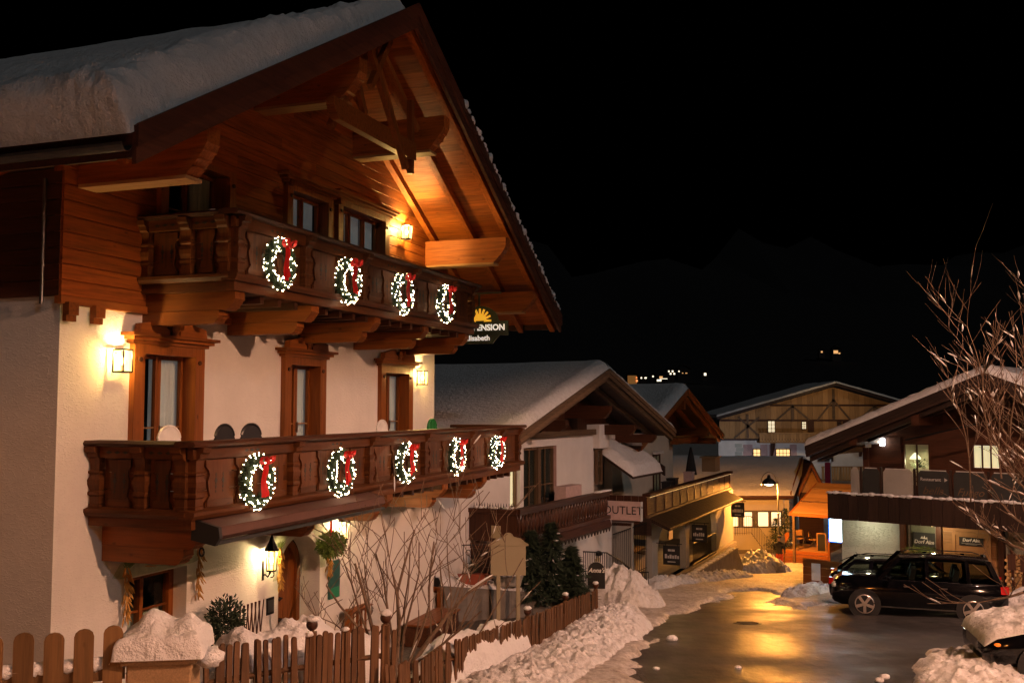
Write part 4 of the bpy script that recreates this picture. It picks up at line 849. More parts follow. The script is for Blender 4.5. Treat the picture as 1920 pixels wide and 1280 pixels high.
# ------------------------------------------------------------------ arcade house
Z3 = -1.1; b3 = thing('arcade_house', 'gabled house with pointed arcade, long balcony lit by a light strip', 'house', (5.665, 40.0, Z3), frame(24.2)); M3 = lambda T=None: ZM(Z3, T)
mb = wall_holes(M3(), -.35, 15, Z3-1.8, 1.62, 0, .26, [(.45, 4.9, Z3, 1.42), (5.5, 11.0, Z3, 1.45)])
arch_fill(mb, .45, 4.9, .25, 1.42, 0, .26, 1.12); arch_fill(mb, 5.5, 11.0, .15, 1.45, 0, .26, 1.25); mb.box(14.6, 15, .26, 3.2, Z3-1.8, 1.62)
obj('arcade_wall', mb, 'plaster_grey', b3); obj('floor', M3().box(-2, 15, -.2, 3.2, Z3-.2, Z3), 'concrete', b3)
obj('passage_wall', M3().box(-2.2, 4.6, 3.2, 3.5, Z3, 1.62).box(4.6, 13.5, 5.0, 5.3, Z3, 1.62).box(4.4, 4.6, 3.5, 5.0, Z3, 1.62).box(13.5, 13.7, 3.2, 5.3, Z3, 1.62), 'plaster_cream', b3); obj('ceiling', M3().box(-2.2, 15, .26, 5.0, 1.5, 1.615), 'wood_dark_x', b3)  # rear wall past the first bay is added to catch orange lamp light
obj('niche_wall', M3().box(-2.2, -1.95, .25, 3.2, Z3, 1.62), 'plaster_grey', b3)
nd_ = obj('niche_door', M3().box(-1.93, -1.90, 1.4, 2.5, Z3, 1.1), 'wood_dark_z', b3); obj('door_glass', M3().box(-1.895, -1.885, 1.6, 1.8, -.2, .9), 'glow_window_pale', nd_)
bl3 = obj('balcony', M3().box(-1.05, 14.2, .02, 1.7, 1.63, 1.75), 'wood_dark_x', b3)
for k in range(12): obj('parapet_panel', M3().box(-1.0+k*1.27+.02, -1.0+(k+1)*1.27-.02, .0, .05, 1.76, 2.46), 'wood_old_x', bl3)
for k in range(13): obj('post', M3().box(-1.06+k*1.268, -.94+k*1.268, -.03, .08, 1.75, 2.5), 'wood_dark_z', bl3)
obj('handrail', M3().box(-1.1, 14.3, -.16, .16, 2.52, 2.63), 'wood_dark_x', bl3); mb = M3()
for k in range(36): mb.box(-.9+k*.42, -.56+k*.42, -.10, -.085, 2.485, 2.512)
obj('light_strip', mb, 'glow_strip', bl3); obj('lower_moulding', M3().box(-1.08, 14.25, -.1, 0, 1.70, 1.80), 'wood_old_x', bl3)
for k in range(6): obj('end_board', M3().box(-1.12, -1.07, .02+k*.3, .30+k*.3, 1.72, 2.55), 'wood_dark_z', bl3)
obj('end_skirt', M3().box(-1.15, -1.08, -.2, 1.9, 1.05, 1.69), 'wood_black_y', bl3)
obj('skirt_roof', M3().prism([(-.90, 1.25), (-.90, 1.30), (-.02, 1.69), (-.02, 1.62)], -1.1, 13.0, 'yz'), 'wood_black_x', b3)
for k in range(24): obj('skirt_shingle', M3().prism([(-.93, 1.32), (-.91, 1.35), (-.10, 1.72), (-.10, 1.68)], -1.1+k*.587, -.53+k*.587, 'yz'), 'wood_black_y', b3)
obj('upper_wall', M3().box(0, 9.4, 1.75, 2.1, 1.75, 4.9).box(9.0, 9.4, 2.1, 6, 1.75, 4.9), 'plaster_cream', b3); obj('gable_boards', M3().prism([(0, 4.9), (6.6, 6.6), (13, 4.9)], 1.8, 2.0, 'xz'), 'wood_dark_z', b3)
r3 = gable_roof(b3, Z3, 6.6, 6.76, -.8, 4.5, 14.0, 4.5, .3, 8, 'wood_black_y', .34, 51, 'wood_warm_x', rafters=(.1, .9))
for s, za, zb in ((6.6, 5.9, 6.3), (11.2, 4.55, 4.95), (12.9, 4.1, 4.4)): obj('purlin', M3().prism([(.4, za), (.4, zb), (2.2, zb), (2.2, za)], s-.14, s+.14, 'yz'), 'wood_warm_y', r3)
obj('tie_beam', M3().box(8.6, 13.6, 1.3, 1.6, 4.2, 4.5), 'wood_warm_x', r3)
simple_window(b3, Z3, 5.9, 6.9, 2.0, 3.75, 1.72, 2, 1, 'wood_dark_z', 'glass', 'interior_dark', lintel='plaster_smooth')
obj('pier', M3().box(13.1, 14.2, .5, 1.2, 2.64, 3.35).box(13.0, 14.3, .4, 1.3, 3.352, 3.42), 'stone', b3)
umb = thing('closed_parasol', 'closed dark parasol standing on the arcade balcony', 'parasol', world_of(b3, (9.6, .9, 1.75-Z3)), 0); obj('pole', MB().tube([(0, 0, 0), (0, 0, 2.3)], .03, 6), 'steel', umb); obj('canopy', MB().lathe([(.30, .95), (.27, 1.1), (.16, 1.8), (.04, 2.3)], 8), 'cloth_dark', umb)
for k, (s, m, lab) in enumerate(((4.2, 'black_plastic', 'small black planter nearest on the arcade balcony rail'), (5.0, 'black_plastic', 'second small black planter on the arcade balcony rail'), (8.0, 'pink_box', 'pale pink box standing on the arcade balcony'))):
    p = thing('balcony_box', lab, 'box', world_of(b3, (s, .6, 1.75-Z3)), frame(24.2)); obj('box', MB().prism([(-.22, 0), (.22, 0), (.27, .95+.1*k), (-.27, .95+.1*k)], -.2, .2, 'xz').box(-.29, .29, -.22, .22, .951+.1*k, 1.0+.1*k), m, p)
# hanging shop signs on the arcade
for s, lab, rows in ((.25, 'black hanging shop sign on the first arcade pillar', ('CAFÉ', 'BAR')), (4.9, 'black hanging shop sign between the two arches', ('CAFÉ', 'OUTLET')), (13.2, 'black hanging shop sign on the last arcade pillar beside the lit windows', ('CAFÉ', 'SPORT'))):
    zt = .62 if s < 1 else .95 if s < 6 else 1.2
    t = thing('hanging_sign', lab, 'sign', world_of(b3, (s, -.62, zt-Z3-.9)), frame(24.2)-R(90), 'black hanging signs along the arcade')
    obj('bracket', MB().box(-.62, .42, -.012, .012, .86, .89), 'iron', t); obj('board', MB().box(-.34, .34, -.02, .02, .05, .80).box(-.25, -.22, -.01, .01, .80, .86).box(.22, .25, -.01, .01, .80, .86), 'sign_dark', t)
    mk = MB(); g = random.Random(int(s*10)); x = -.16
    mk.box(-.14, -.02, -.026, -.021, .58, .66).box(.0, .13, -.026, -.021, .58, .66); x = -.27
    while x < .24: w_ = g.uniform(.05, .09); mk.box(x, x+w_, -.026, -.021, .30, .30+g.uniform(.10, .17)); x += w_+.025
    mk.box(-.16, .16, -.026, -.021, .15, .19); tag(obj('sign_marks', mk, 'lace', t), kind='stuff')
# ramp wall with iron rail in front of the arcade
rw = thing('ramp_wall', 'grey concrete ramp wall rising towards the arcade', 'wall', (7.0, 41.6, -1.4), math.atan2(7.6, 4.2))
obj('wall', MB().prism([(-.6, -1.2), (8.7, -1.6), (8.9, -.6), (7.6, .62), (.3, .25), (-.6, .05)], -.12, .16, 'xz'), 'concrete_pale', rw)
obj('coping', MB().prism([(-.6, .055), (.3, .255), (7.6, .625), (7.62, .70), (.3, .32), (-.6, .12)], -.18, .22, 'xz'), 'concrete_pale', rw)
mb = MB()
for k in range(14): mb.ball((.5+k*.52, .02, .32+k*.027), (.34, .16, .07), 9, 5, .4, k)
o = obj('snow_strip', mb, 'snow_dirty', rw, True); o['kind'] = 'stuff'
railing('arcade_railing', 'black iron balustrade with pale handrail between the arcade pillars', [tuple(world_of(b3, (5.6, -.15, 0))), tuple(world_of(b3, (10.2, -.15, 0)))], 1.0, .14)
railing('shop_stair_railing', 'ornate iron stair railing in front of the lit shop wall', [(11.6, 54.5, -.95), (13.2, 55.5, -1.0), (14.2, 54.0, -2.7)], 1.0, .16)
# lamps added for the arcade's orange glow, then unlit lantern posts
for s, y, z, lab, w in ((2.6, 2.4, 1.05, 'small lamp added for the orange glow in the first arcade bay', 30), (8.4, 1.9, .95, 'small lamp added for the orange glow in the second arcade bay', 110)):
    t = thing('added_lamp', lab, 'lamp', world_of(b3, (s, y, z-Z3)), frame(24.2)); obj('bulb', MB().ball((0, 0, .1), .09, 10, 6), 'glow_lantern', t, True); obj('stem', MB().tube([(0, 0, .18), (0, 0, .45)], .015, 5), 'iron', t); point_light('lamp_light', t, (0, 0, -.05), w, (1.0, .5, .14), .08)
for s, y, h, lab in ((8.6, 2.6, 2.3, 'black iron lantern on a tall stand seen through the second arch'), (9.5, 2.9, 1.9, 'shorter black iron lantern seen through the second arch')):
    t = thing('lantern_post', lab, 'lantern', world_of(b3, (s, y, 0)), 0); obj('stand', MB().lathe([(.14, 0), (.13, .1), (.12, h-.95), (.03, h-.8), (.025, h-.45)], 8), 'iron', t)
    obj('lantern_cage', MB().lathe([(.07, h-.45), (.13, h-.2)], 6).lathe([(.17, h-.2), (.05, h-.08), (.015, h)], 6), 'iron', t)
tb_ = thing('pub_table', 'tall dark bar table inside the first arch', 'table', world_of(b3, (1.9, .9, 0)), .3); obj('top', MB().lathe([(.42, 1.02), (.42, 1.06)], 14), 'wood_dark_x', tb_); obj('leg', MB().tube([(0, 0, 0), (0, 0, 1.02)], .05, 8), 'iron', tb_); obj('foot', MB().lathe([(.25, 0), (.24, .03)], 12), 'iron', tb_)
cn = thing('counter', 'pale low counter with snow inside the first arch', 'counter', world_of(b3, (3.4, 1.9, 0)), frame(24.2)); obj('body', MB().box(-.9, .9, -.3, .3, 0, .9), 'plaster_cream', cn); obj('top', MB().box(-.95, .95, -.34, .34, .902, .95), 'wood_pale_x', cn)
# ------------------------------------------------------------------ shop with glowing windows, canopy and deck
Z4 = -3.2; b4 = thing('lit_shop', 'low cream shop with four glowing windows under a brown snowy roof', 'shop', (16.67, 62.0, Z4), 0.0); M4 = lambda T=None: ZM(Z4, T)
wins = [(-3.75, -2.72), (-2.38, -1.84), (-1.48, -.86), (-.66, -.02+-.42)]
wins = [(-3.6, -2.72), (-2.38, -1.86), (-1.48, -.86), (-.66, -.08)]
obj('wall', wall_holes(M4(), -7, .1, Z4, .75, 0, .3, [(-4.2, .02, -1.42, -.35)]).box(-.2, .1, .3, 5, Z4, .75), 'plaster_cream', b4)
obj('plinth', M4().box(-7, .12, -.03, -.002, Z4, Z4+.45), 'concrete', b4)
wf = obj('window_band', M4().box(-4.2, .02, .08, .16, -1.42, -.35), 'concrete', b4)
for a, b in wins:
    obj('window_frame', M4().box(a-.05, b+.05, .03, .079, -1.36, -.42), 'wood_dark_z', wf); obj('pane', M4().box(a, b, .022, .028, -1.32, -.46), 'glow_shop', wf)
rf = obj('roof', M4().prism([(-.55, .48), (-.55, .62), (4.6, 2.48), (4.6, 2.3)], -7.5, .55, 'yz'), 'wood_dark_x', b4)
obj('eaves_board', M4().box(-7.5, .55, -.60, -.555, .40, .60), 'wood_dark_x', rf)
u, v = np.meshgrid(np.linspace(0, 1, 60), np.linspace(0, 1, 40), indexing='ij'); e = np.clip(np.minimum(np.minimum(u, 1-u)*22, v*12), 0, 1); pr = np.sqrt(1-(1-e)**2); vt = np.interp(u, [0, 1], [0, 0])
xx = -7.55+u*8.15; yy = -.6+v*5.3; obj('snow_cover', grid_mesh(np.stack([xx+v*2.4*np.clip(u*1.3-.3, 0, 1), yy, .60+v*1.9+pr*(.22+.12*fbm(u*7, v*5, 4))-Z4], -1), 'snow_cover'), 'snow_roof', rf)
obj('verge_board', M4().prism([(-.62, .42), (-.62, .80), (4.6, 2.75), (4.6, 2.36)], .0, .07, 'yz'), 'wood_warm_y', rf, loc=(.62, 0, 0)).rotation_euler = (0, 0, R(-24))
obj('side_wall', M4().box(.12, .42, .1, 5.0, Z4, .7), 'plaster_cream', b4).rotation_euler = (0, 0, R(-22))
mk = M4(); g = random.Random(5)
for k in range(9): a = g.uniform(.8, 2.6); z = g.uniform(-1.7, -.1); mk.box(.421, .43, a, a+g.uniform(.08, .3), z, z+g.uniform(.05, .22))
o = obj('wall_painting', mk, 'wood_dark_y', b4); o['kind'] = 'stuff'; o.rotation_euler = (0, 0, R(-22))
gb = thing('porch_gable', 'small gabled porch roof glowing orange behind the lit shop', 'porch', (18.95, 63.6, Z4), R(-8)); Mg = lambda: ZM(Z4)
obj('gable_wall', Mg().prism([(-.75, .6), (.75, .6), (0, 2.15)], 0, .15, 'xz'), 'wood_pale_x', gb); obj('lower_wall', Mg().box(-.75, .75, .02, .15, Z4, .6), 'wood_dark_x', gb)
for sgx in (-1, 1): obj('rafter', Mg().prism([(0, 2.5), (sgx*.95, .45), (sgx*.82, .38), (0, 2.2)][::sgx], -.5, -.35, 'xz'), 'wood_warm_x', gb); obj('roof_slope', Mg().prism([(0, 2.6), (sgx*1.05, .42), (sgx*.98, .38), (0, 2.5)][::sgx], -.55, 3.2, 'xz'), 'wood_dark_y', gb)
# plank canopy
cp = thing('plank_canopy', 'sloping orange plank canopy over the wooden deck', 'canopy', (15.5, 55.6, -2.6), math.atan2(-2.7, 2.4)*.75)
for k in range(10): obj('plank', MB().prism([(k*.42, 2.78+k*.135), (k*.42+.412, 2.78+(k+.98)*.135), (k*.42+.412, 2.83+(k+.98)*.135), (k*.42, 2.83+k*.135)], 0, 4.2, 'yz'), 'wood_pale_x', cp)
for k in (1.35, 3.2): obj('cover_strip', MB().box(0, 4.2, k-.07, k+.07, 2.86+k/.42*.135, 2.92+k/.42*.135), 'wood_dark_x', cp)
obj('front_beam', MB().box(-.1, 4.3, -.12, .02, 2.62, 2.775), 'wood_warm_x', cp); obj('end_rafter', MB().prism([(-.1, 2.62), (-.1, 2.80), (4.2, 4.15), (4.2, 3.95)], -.12, -.02, 'yz'), 'wood_warm_y', cp)
for x in (.1, 4.0): obj('post', MB().cbox(x-.07, x+.07, -.1, .0, 0, 2.62, .01), 'wood_old_z', cp)
dk = thing('wooden_deck', 'raised wooden deck with board front beneath the canopy', 'deck', (14.9, 56.0, g1(55)), math.atan2(-3.2, 1.9)*.55); L = 2.7
for k in range(4): obj('front_board', MB().box(0, L, -.03, .0, .02+k*.19, .19+k*.19), 'wood_warm_x', dk)
for k in range(9): obj('deck_board', MB().box(0, L, k*.33, k*.33+.32, .74, .78), 'wood_pale_x', dk)
for x in (0, L): obj('post', MB().cbox(x-.06, x+.06, -.08, .04, 0, 1.55, .01), 'wood_warm_z', dk)
obj('slatted_screen', MB().box(L-.03, L+.03, .05, 2.6, .8, 1.45), 'wood_warm_y', dk)
for k in range(9): obj('screen_slat', MB().box(L+.031, L+.05, .05, 2.6, .82+k*.07, .86+k*.07), 'wood_pale_y', dk)
obj('gate_leaf', MB().prism([(-.05, .8), (.10, .8), (.55, 1.5), (.55, 1.75), (.40, 1.75), (-.05, 1.2)], -.05, .0, 'xz'), 'wood_warm_z', dk)
conifer('deck_spruce', 'bushy dark spruce in a pot on the wooden deck', 15.55, 57.2, -2.0, 2.3, .75, 12, 2200, 6)
conifer('deck_spruce', 'small dark spruce on the deck nearest the lit shop', 15.1, 57.6, -2.0, 1.7, .6, 13, 1500, 4)
for k, (x, y) in enumerate(((16.3, 57.0), (16.9, 56.6), (16.6, 57.8))):
    t = thing('garden_chair', ['slim folding chair on the deck, left of three', 'slim folding chair on the deck, right of three', 'slim folding chair on the deck, rearmost of three'][k], 'chair', (x, y, g1(55)+.78), 1.2*k, 'folding chairs on the deck')
    obj('seat', MB().box(-.2, .2, -.2, .2, .44, .47), 'wood_pale_x', t); obj('backrest', MB().box(-.2, .2, .18, .21, .6, .88), 'wood_pale_x', t)
    for a in (-1, 1): obj('leg', MB().tube([(a*.2, -.22, 0), (a*.2, .2, .88)], .014, 4), 'steel', t); obj('leg', MB().tube([(a*.19, .24, 0), (a*.19, -.18, .46)], .014, 4), 'steel', t)
mb_ = thing('menu_board', 'narrow dark menu board standing on the deck', 'sign', (17.0, 55.3, g1(55)+.5), R(-20)); obj('board', MB().box(-.2, .2, -.03, .03, .1, 1.15), 'sign_dark', mb_); obj('frame', MB().box(-.25, -.2, -.04, .04, 0, 1.2).box(.2, .25, -.04, .04, 0, 1.2).box(-.25, .25, -.04, .04, 1.2, 1.25), 'wood_pale_z', mb_)
# lit box sign with blue rim, hung off the restaurant corner
# ------------------------------------------------------------------ half-timbered hotel in the distance
Z5 = -4.5; b5 = thing('timbered_hotel', 'wide half-timbered hotel with crossed braces and lit windows far down the street', 'hotel', (22.63, 110.0, Z5), 0); M5 = lambda: ZM(Z5)
bw = 13.2
for k in range(44):
    a = .2+k*(25.4-.2)/44; b = a+(25.2)/44-.02; f = lambda x: (4.6+(8.2-4.6)*(1-abs(x-12.8)/12.8)); obj('wall_board', M5().prism([(a, 2.45), (b, 2.45), (b, f(b)), (a, f(a))], 0, .1, 'xz'), 'wood_hotel', b5)
obj('wall', M5().box(.1, 25.5, .1, .4, Z5, 2.45), 'plaster_white', b5)
for z in (2.45, 4.55, 6.2): obj('tie_beam', M5().box(.2+max(0, (z-4.6)*3.5), 25.4-max(0, (z-4.6)*3.5), -.06, -.002, z-.1, z+.1), 'wood_dark_x', b5)
def brace(p, q, w=.2): 
    p, q = Vector((p[0], 0, p[1])), Vector((q[0], 0, q[1])); d = (q-p).normalized(); n = Vector((-d.z, 0, d.x))*w/2
    obj('brace', M5().prism([((p+n).x, (p+n).z), ((q+n).x, (q+n).z), ((q-n).x, (q-n).z), ((p-n).x, (p-n).z)], -.10, -.062, 'xz'), 'wood_old_x', b5)
for c in (3.3, 22.3): brace((c-1.5, 2.6), (c+1.3, 4.9)); brace((c+1.5, 2.6), (c-1.0, 4.9)); brace((c, 2.6), (c, 5.2), .26)
for c in (8.3, 12.8, 17.3): brace((c, 4.6), (c, 6.2 if c != 12.8 else 8.0), .3); brace((c-1.8, 4.6), (c, 6.8 if c == 12.8 else 6.1)); brace((c+1.8, 4.6), (c, 6.8 if c == 12.8 else 6.1))
gable_roof(b5, Z5, 12.8, 8.55, -.3, 4.85, 25.9, 4.85, -1.1, 10, 'wood_black_y', .30, 61, 'wood_black_x', rafters=())
for a, b, z0_, z1_, p in ((5.56, 6.3, 3.25, 4.5, 'glow_window_pale'), (9.3, 9.75, 3.6, 4.4, 'glow_window_pale'), (13.2, 13.6, 3.5, 4.4, 'interior_dark'), (3.9, 4.65, .1, 1.38, 'glow_window'), (6.4, 7.9, .1, 1.38, 'glow_window'), (11, 12.6, .1, 1.4, 'interior_dark')):
    simple_window(b5, Z5, a, b, z0_, z1_, -.05, 2 if b-a < 1 else 4, 3, 'wood_dark_z', p, None, .06)
for s in (9.9, 13.75): obj('shutter', M5().box(s, s+.7, -.09, -.04, 3.3, 4.5), 'wood_dark_z', b5)
bl5 = obj('balcony', M5().box(4.3, 15.5, -1.2, 0, 2.1, 2.25), 'wood_hotel', b5); obj('handrail', M5().box(4.2, 15.6, -1.3, -1.1, 3.1, 3.22), 'wood_hotel', bl5)
for k in range(36): obj('baluster_board', M5().box(4.32+k*.31, 4.32+k*.31+.255, -1.22, -1.17, 2.26, 3.1), 'wood_hotel', bl5)
bl6 = obj('balcony', M5().box(11, 20, -1.2, 0, -2.0, -1.85), 'wood_hotel', b5); obj('handrail', M5().box(11, 20, -1.3, -1.1, -.5, -.4), 'wood_hotel', bl6)
for k in range(28): obj('baluster_board', M5().box(11+k*.32, 11.26+k*.32, -1.22, -1.17, -1.84, -.5), 'wood_hotel', bl6)
for s in (5.9, 10.9, 15.6): obj('bracket', M5().prism([(0, .6), (-.2, .6), (-1.1, 2.0), (-1.1, 2.1), (0, 2.1)], s-.12, s+.12, 'yz'), 'wood_dark_y', b5)
for s in (2.8, 3.55): obj('painted_surround', M5().box(s if s < 3 else 4.7, 3.85 if s < 3 else 5.5, .08, .099, -.2, 1.9), 'paint_pink', b5)
obj('painted_surround', M5().box(5.6, 6.35, .08, .099, -.2, 1.9), 'paint_pink', b5); obj('painted_surround', M5().box(7.95, 8.7, .08, .099, -.2, 1.9), 'paint_pink', b5)
mb = M5()
for k in range(9): mb.box(1.9+(k % 2)*.15, 2.7+(k % 2)*.15, .07, .099, -2+k*.45, -1.6+k*.45)
obj('corner_quoin', mb, 'plaster_rough', b5)
bn = thing('red_banner', 'narrow red and white banner beside the porch gable', 'banner', (27.9, 89.0, -4.2), 0); obj('pole', MB().tube([(.42, 0, -1.5), (.42, 0, 5.6)], .06, 6), 'white_plastic', bn); obj('cloth', MB().box(-.1, .38, -.02, .02, 1.2, 5.3), 'banner_red', bn); obj('white_mark', MB().box(.0, .3, -.035, -.025, 2.2, 2.6).box(.05, .13, -.035, -.025, 2.6, 3.2), 'sign_white', bn)
hl = point_light('wash_light', b5, (3, -9, 5.0), 520, (.80, .82, 1.0), .3); hl2 = point_light('wash_light', b5, (11, -7, 11.5), 420, (1.0, .60, .24), .3)  # unseen bare lights added to brighten the hotel front

# ------------------------------------------------------------------ restaurant on the right
Z6 = -.7; b6 = thing('restaurant', 'dark timber restaurant with long balcony, glass panels and snowy roof edge', 'restaurant', (15.697, 33.0, Z6), frame(130)); M6 = lambda T=None: ZM(Z6, T)
obj('wall', wall_holes(M6(), -5.0, -2.85, Z6, 2.2, 0, .35, []).box(-5.0, -4.7, .35, 6, Z6, 2.2), 'plaster_rough', b6)
obj('stone_wall', M6().box(-2.85, 2.6, .20, .40, Z6, 2.2), 'plaster_rough', b6)
for s in (-2.83, -1.62, .32): obj('post', M6().box(s-.08, s+.08, -.10, .2, Z6, 2.2), 'wood_dark_z', b6)
for k in range(8): obj('wall_plank', M6().box(-1.52, .22, .06, .10, Z6+k*.36, Z6+k*.36+.352), 'wood_pale_x', b6)
dr = obj('door', M6().box(-1.1, -.1, .0, .055, Z6, 1.75), 'wood_pale_x', b6); obj('door_frame', M6().box(-1.2, -1.1, -.03, .055, Z6, 1.85).box(-.1, 0, -.03, .055, Z6, 1.85).box(-1.1, -.1, -.03, .055, 1.75, 1.85), 'wood_pale_z', dr)
simple_window(b6, Z6, -2.62, -1.78, 1.05, 2.0, .1, 1, 1, 'steel', 'glass', 'concrete_pale', .05)
sn = thing('window_sign', 'grey window sign with white lettering above stacked firewood', 'sign', world_of(b6, (-2.15, .09, 1.5-Z6)), frame(130)); obj('panel', MB().box(-.37, .37, -.012, -.006, -.26, .22), 'sign_slate', sn); lettering('Dorf Alm', .17, 'lace', sn, (0, -.016, -.10), depth=.002, shear=.15, bold=.004); obj('flower_mark', MB().prism([(-.12, .02), (-.06, .10), (-.03, .03), (.02, .12), (.05, .03), (.10, .08), (.12, .0)], -.017, -.013, 'xz'), 'lace', sn)
sn = thing('door_sign', 'black nameplate with white lettering on the pale plank door', 'sign', world_of(b6, (-.6, -.005, 1.55-Z6)), frame(130)); obj('plate', MB().box(-.38, .38, -.02, 0, -.14, .14), 'sign_dark', sn); lettering('Dorf Alm', .14, 'sign_white', sn, (0, -.024, .045), depth=.002, shear=.15, bold=.005); obj('small_print', MB().box(-.30, .30, -.024, -.021, -.062, -.052).box(-.18, .18, -.024, -.021, -.095, -.086), 'lace', sn)
sn = thing('wall_sign', 'cream sign with dark lettering at the right edge above firewood', 'sign', world_of(b6, (.95, .15, 1.72-Z6)), frame(130)); obj('plate', MB().box(-.45, .55, -.03, 0, -.24, .24), 'board_beige', sn); lettering('Dorf Alm', .19, 'sign_dark', sn, (.06, -.034, 0), depth=.002, shear=.15, bold=.005)
def log_stack(label, s0, s1, z0, z1, y, seed):
    g = random.Random(seed); t = thing('firewood_stack', label, 'firewood', world_of(b6, ((s0+s1)/2, y, z0-Z6)), frame(130)); W = (s1-s0)/2; r = .062; row = 0; z = r; meshes = []
    for k in range(5):
        pr = [(r*g.uniform(.8, 1.05)*math.cos(a), r*g.uniform(.8, 1.05)*math.sin(a)) for a in np.linspace(0, 6.28, 8)[:-1]]; meshes.append(MB().prism(pr, -.2, .2, 'xz').mesh('log'))
    while z < z1-z0:
        x = -W+r+(row % 2)*r
        while x < W-r*.5:
            obj('log', meshes[g.randrange(5)], 'log_end', t, loc=(x+g.uniform(-.01, .01), g.uniform(-.06, .04), z+g.uniform(-.01, .01)), rot=(0, g.random()*6.28, 0)); x += r*2.02
        z += r*1.78; row += 1
    return t
log_stack('stack of split firewood below the grey window sign', -2.72, -1.74, .1, 1.12, -.05, 1); log_stack('tall stack of split firewood at the right edge behind the parked cars', .45, 2.0, -.3, 1.3, -.05, 2)
gr = thing('fir_branches', 'green fir branches laid over the firewood below the window', 'branches', world_of(b6, (-2.4, -.35, 1.05-Z6)), frame(130)); mb = MB(); g = random.Random(9)
for k in range(900):
    c_ = g.choice([(-.35, 0, -.15), (.1, 0, .12), (.45, 0, .1), (-.6, .05, -.25)]); a = g.random()*6.28; p = Vector((c_[0]+g.gauss(0, .16), c_[1]+g.gauss(0, .06), c_[2]+g.gauss(0, .06))); q = p+Vector((math.cos(a)*.09, g.uniform(-.03, .03), math.sin(a)*.06)); w_ = Vector((-math.sin(a), .3, math.cos(a)))*.008
    n = len(mb.v); mb.v += [tuple(p-w_), tuple(p+w_), tuple(q)]; mb.f.append((n, n+1, n+2))
obj('sprigs', mb, 'mistletoe', gr)['kind'] = 'stuff'
# balcony: curved board parapet
bl = obj('balcony', M6().box(-4.95, 3.4, -1.15, .0, 2.2, 2.38), 'wood_black_x', b6)
nbd_ = 24
for k in range(nbd_):
    a = -4.95+k*8.35/nbd_; obj('parapet_board', M6().box(a+.006, a+8.35/nbd_-.006, -1.24, -1.19, 2.10, 3.0+.0*k), 'wood_black_z', bl)
obj('parapet_end', M6().box(-5.0, -4.955, -1.2, .0, 2.1, 3.0), 'wood_dark_z', bl)
mb = M6()
for k in range(40): mb.ball((-4.9+k*.21, -1.21, 3.02+.012*math.sin(k)), (.15, .09, .05+.02*math.sin(k*2.1)), 8, 5, .4, k)
o = obj('parapet_snow', mb, 'snow', bl, True); o['kind'] = 'stuff'
for k, (a, b) in enumerate(((-4.2, -3.85), (-3.78, -3.17), (-3.08, -2.05), (-1.93, -.91), (-.80, .25), (.35, 1.3))):
    pn = obj('glass_panel', M6().prism([(a+.02, 3.02), (b-.02, 3.02), (b-.02, 3.80), (b-.10, 3.90), (a+.10, 3.90), (a+.02, 3.80)], -1.13, -1.11, 'xz'), 'sign_slate' if k > 2 or k == 1 else 'plaster_grey', bl); obj('panel_post', M6().box(b+.0, b+.07, -1.16, -1.08, 3.0, 3.95), 'wood_black_z', bl)  # pale and dark panel colours imitate light falling on the glass
    obj('panel_cap', M6().box(a+.10, b-.10, -1.14, -1.10, 3.902, 3.93), 'lace', pn)
lettering('Restaurant', .15, 'lace', bl, (-1.50, -1.145, 3.62-Z6), depth=.002); obj('arrow_mark', M6().prism([(-1.06, 3.56), (-.96, 3.62), (-1.06, 3.68)], -1.147, -1.141, 'xz'), 'lace', bl); lettering('bella', .36, 'wood_old_x', bl, (-1.45, -1.145, 3.25-Z6), depth=.002, shear=.4); lettering('Fuego', .34, 'wood_old_x', bl, (-.28, -1.145, 3.25-Z6), depth=.002, shear=.4)
# upper storey and roof
obj('upper_wall', wall_holes(M6(), -4.4, 4, 2.38, 4.78, .9, 1.1, [(-3.03, -2.15, 3.2, 4.72), (-.74, .15, 3.9, 4.75)]).prism([(-4.4, 4.78), (4, 4.78), (4, 5.2), (.45, 6.65), (-4.4, 4.8)], .9, 1.1, 'xz'), 'wood_dark_x', b6)
for k in range(11): obj('wall_plank', M6().box(-4.4, -3.12, .86, .898, 2.4+k*.23, 2.4+k*.23+.224), 'wood_dark_x', b6)
w = simple_window(b6, Z6, -3.0, -2.18, 3.25, 4.68, .92, 2, 1, 'wood_dark_z', 'glass', None); simple_window(b6, Z6, -.70, .12, 3.95, 4.7, .92, 3, 1, 'wood_dark_z', 'glass', 'glow_window_pale')
obj('room', M6().box(-3.4, -1.8, 2.0, 2.05, 3.0, 4.9).box(-3.45, -3.4, 1.12, 2.0, 3.0, 4.9).box(-1.8, -1.75, 1.12, 2.0, 3.0, 4.9).box(-3.4, -1.8, 1.12, 2.0, 2.95, 3.0).box(-3.4, -1.8, 1.12, 2.0, 4.9, 4.95), 'plaster_cream', b6)
obj('picture_frame', M6().box(-2.4, -2.05, 1.95, 1.99, 3.9, 4.5), 'lace', b6)
pl = thing('pendant_lamp', 'white pendant lamp glowing in the restaurant window', 'lamp', world_of(b6, (-2.78, 1.35, 4.15-Z6)), 0); obj('shade', MB().lathe([(.20, 0), (.17, .06), (.07, .18), (.03, .22)], 12), 'glow_far_white', pl, True); obj('cord', MB().tube([(0, 0, .22), (0, 0, .72)], .008, 4), 'black', pl); point_light('lamp_light', pl, (0, 0, -.1), 22, (1, .85, .45), .06)
hp = thing('window_plant', 'leafy green plant inside the restaurant window', 'plant', world_of(b6, (-2.6, 1.25, 3.2-Z6)), 0); obj('pot', MB().lathe([(.1, 0), (.14, .2)], 10), 'terracotta', hp); mb = MB(); g = random.Random(4)
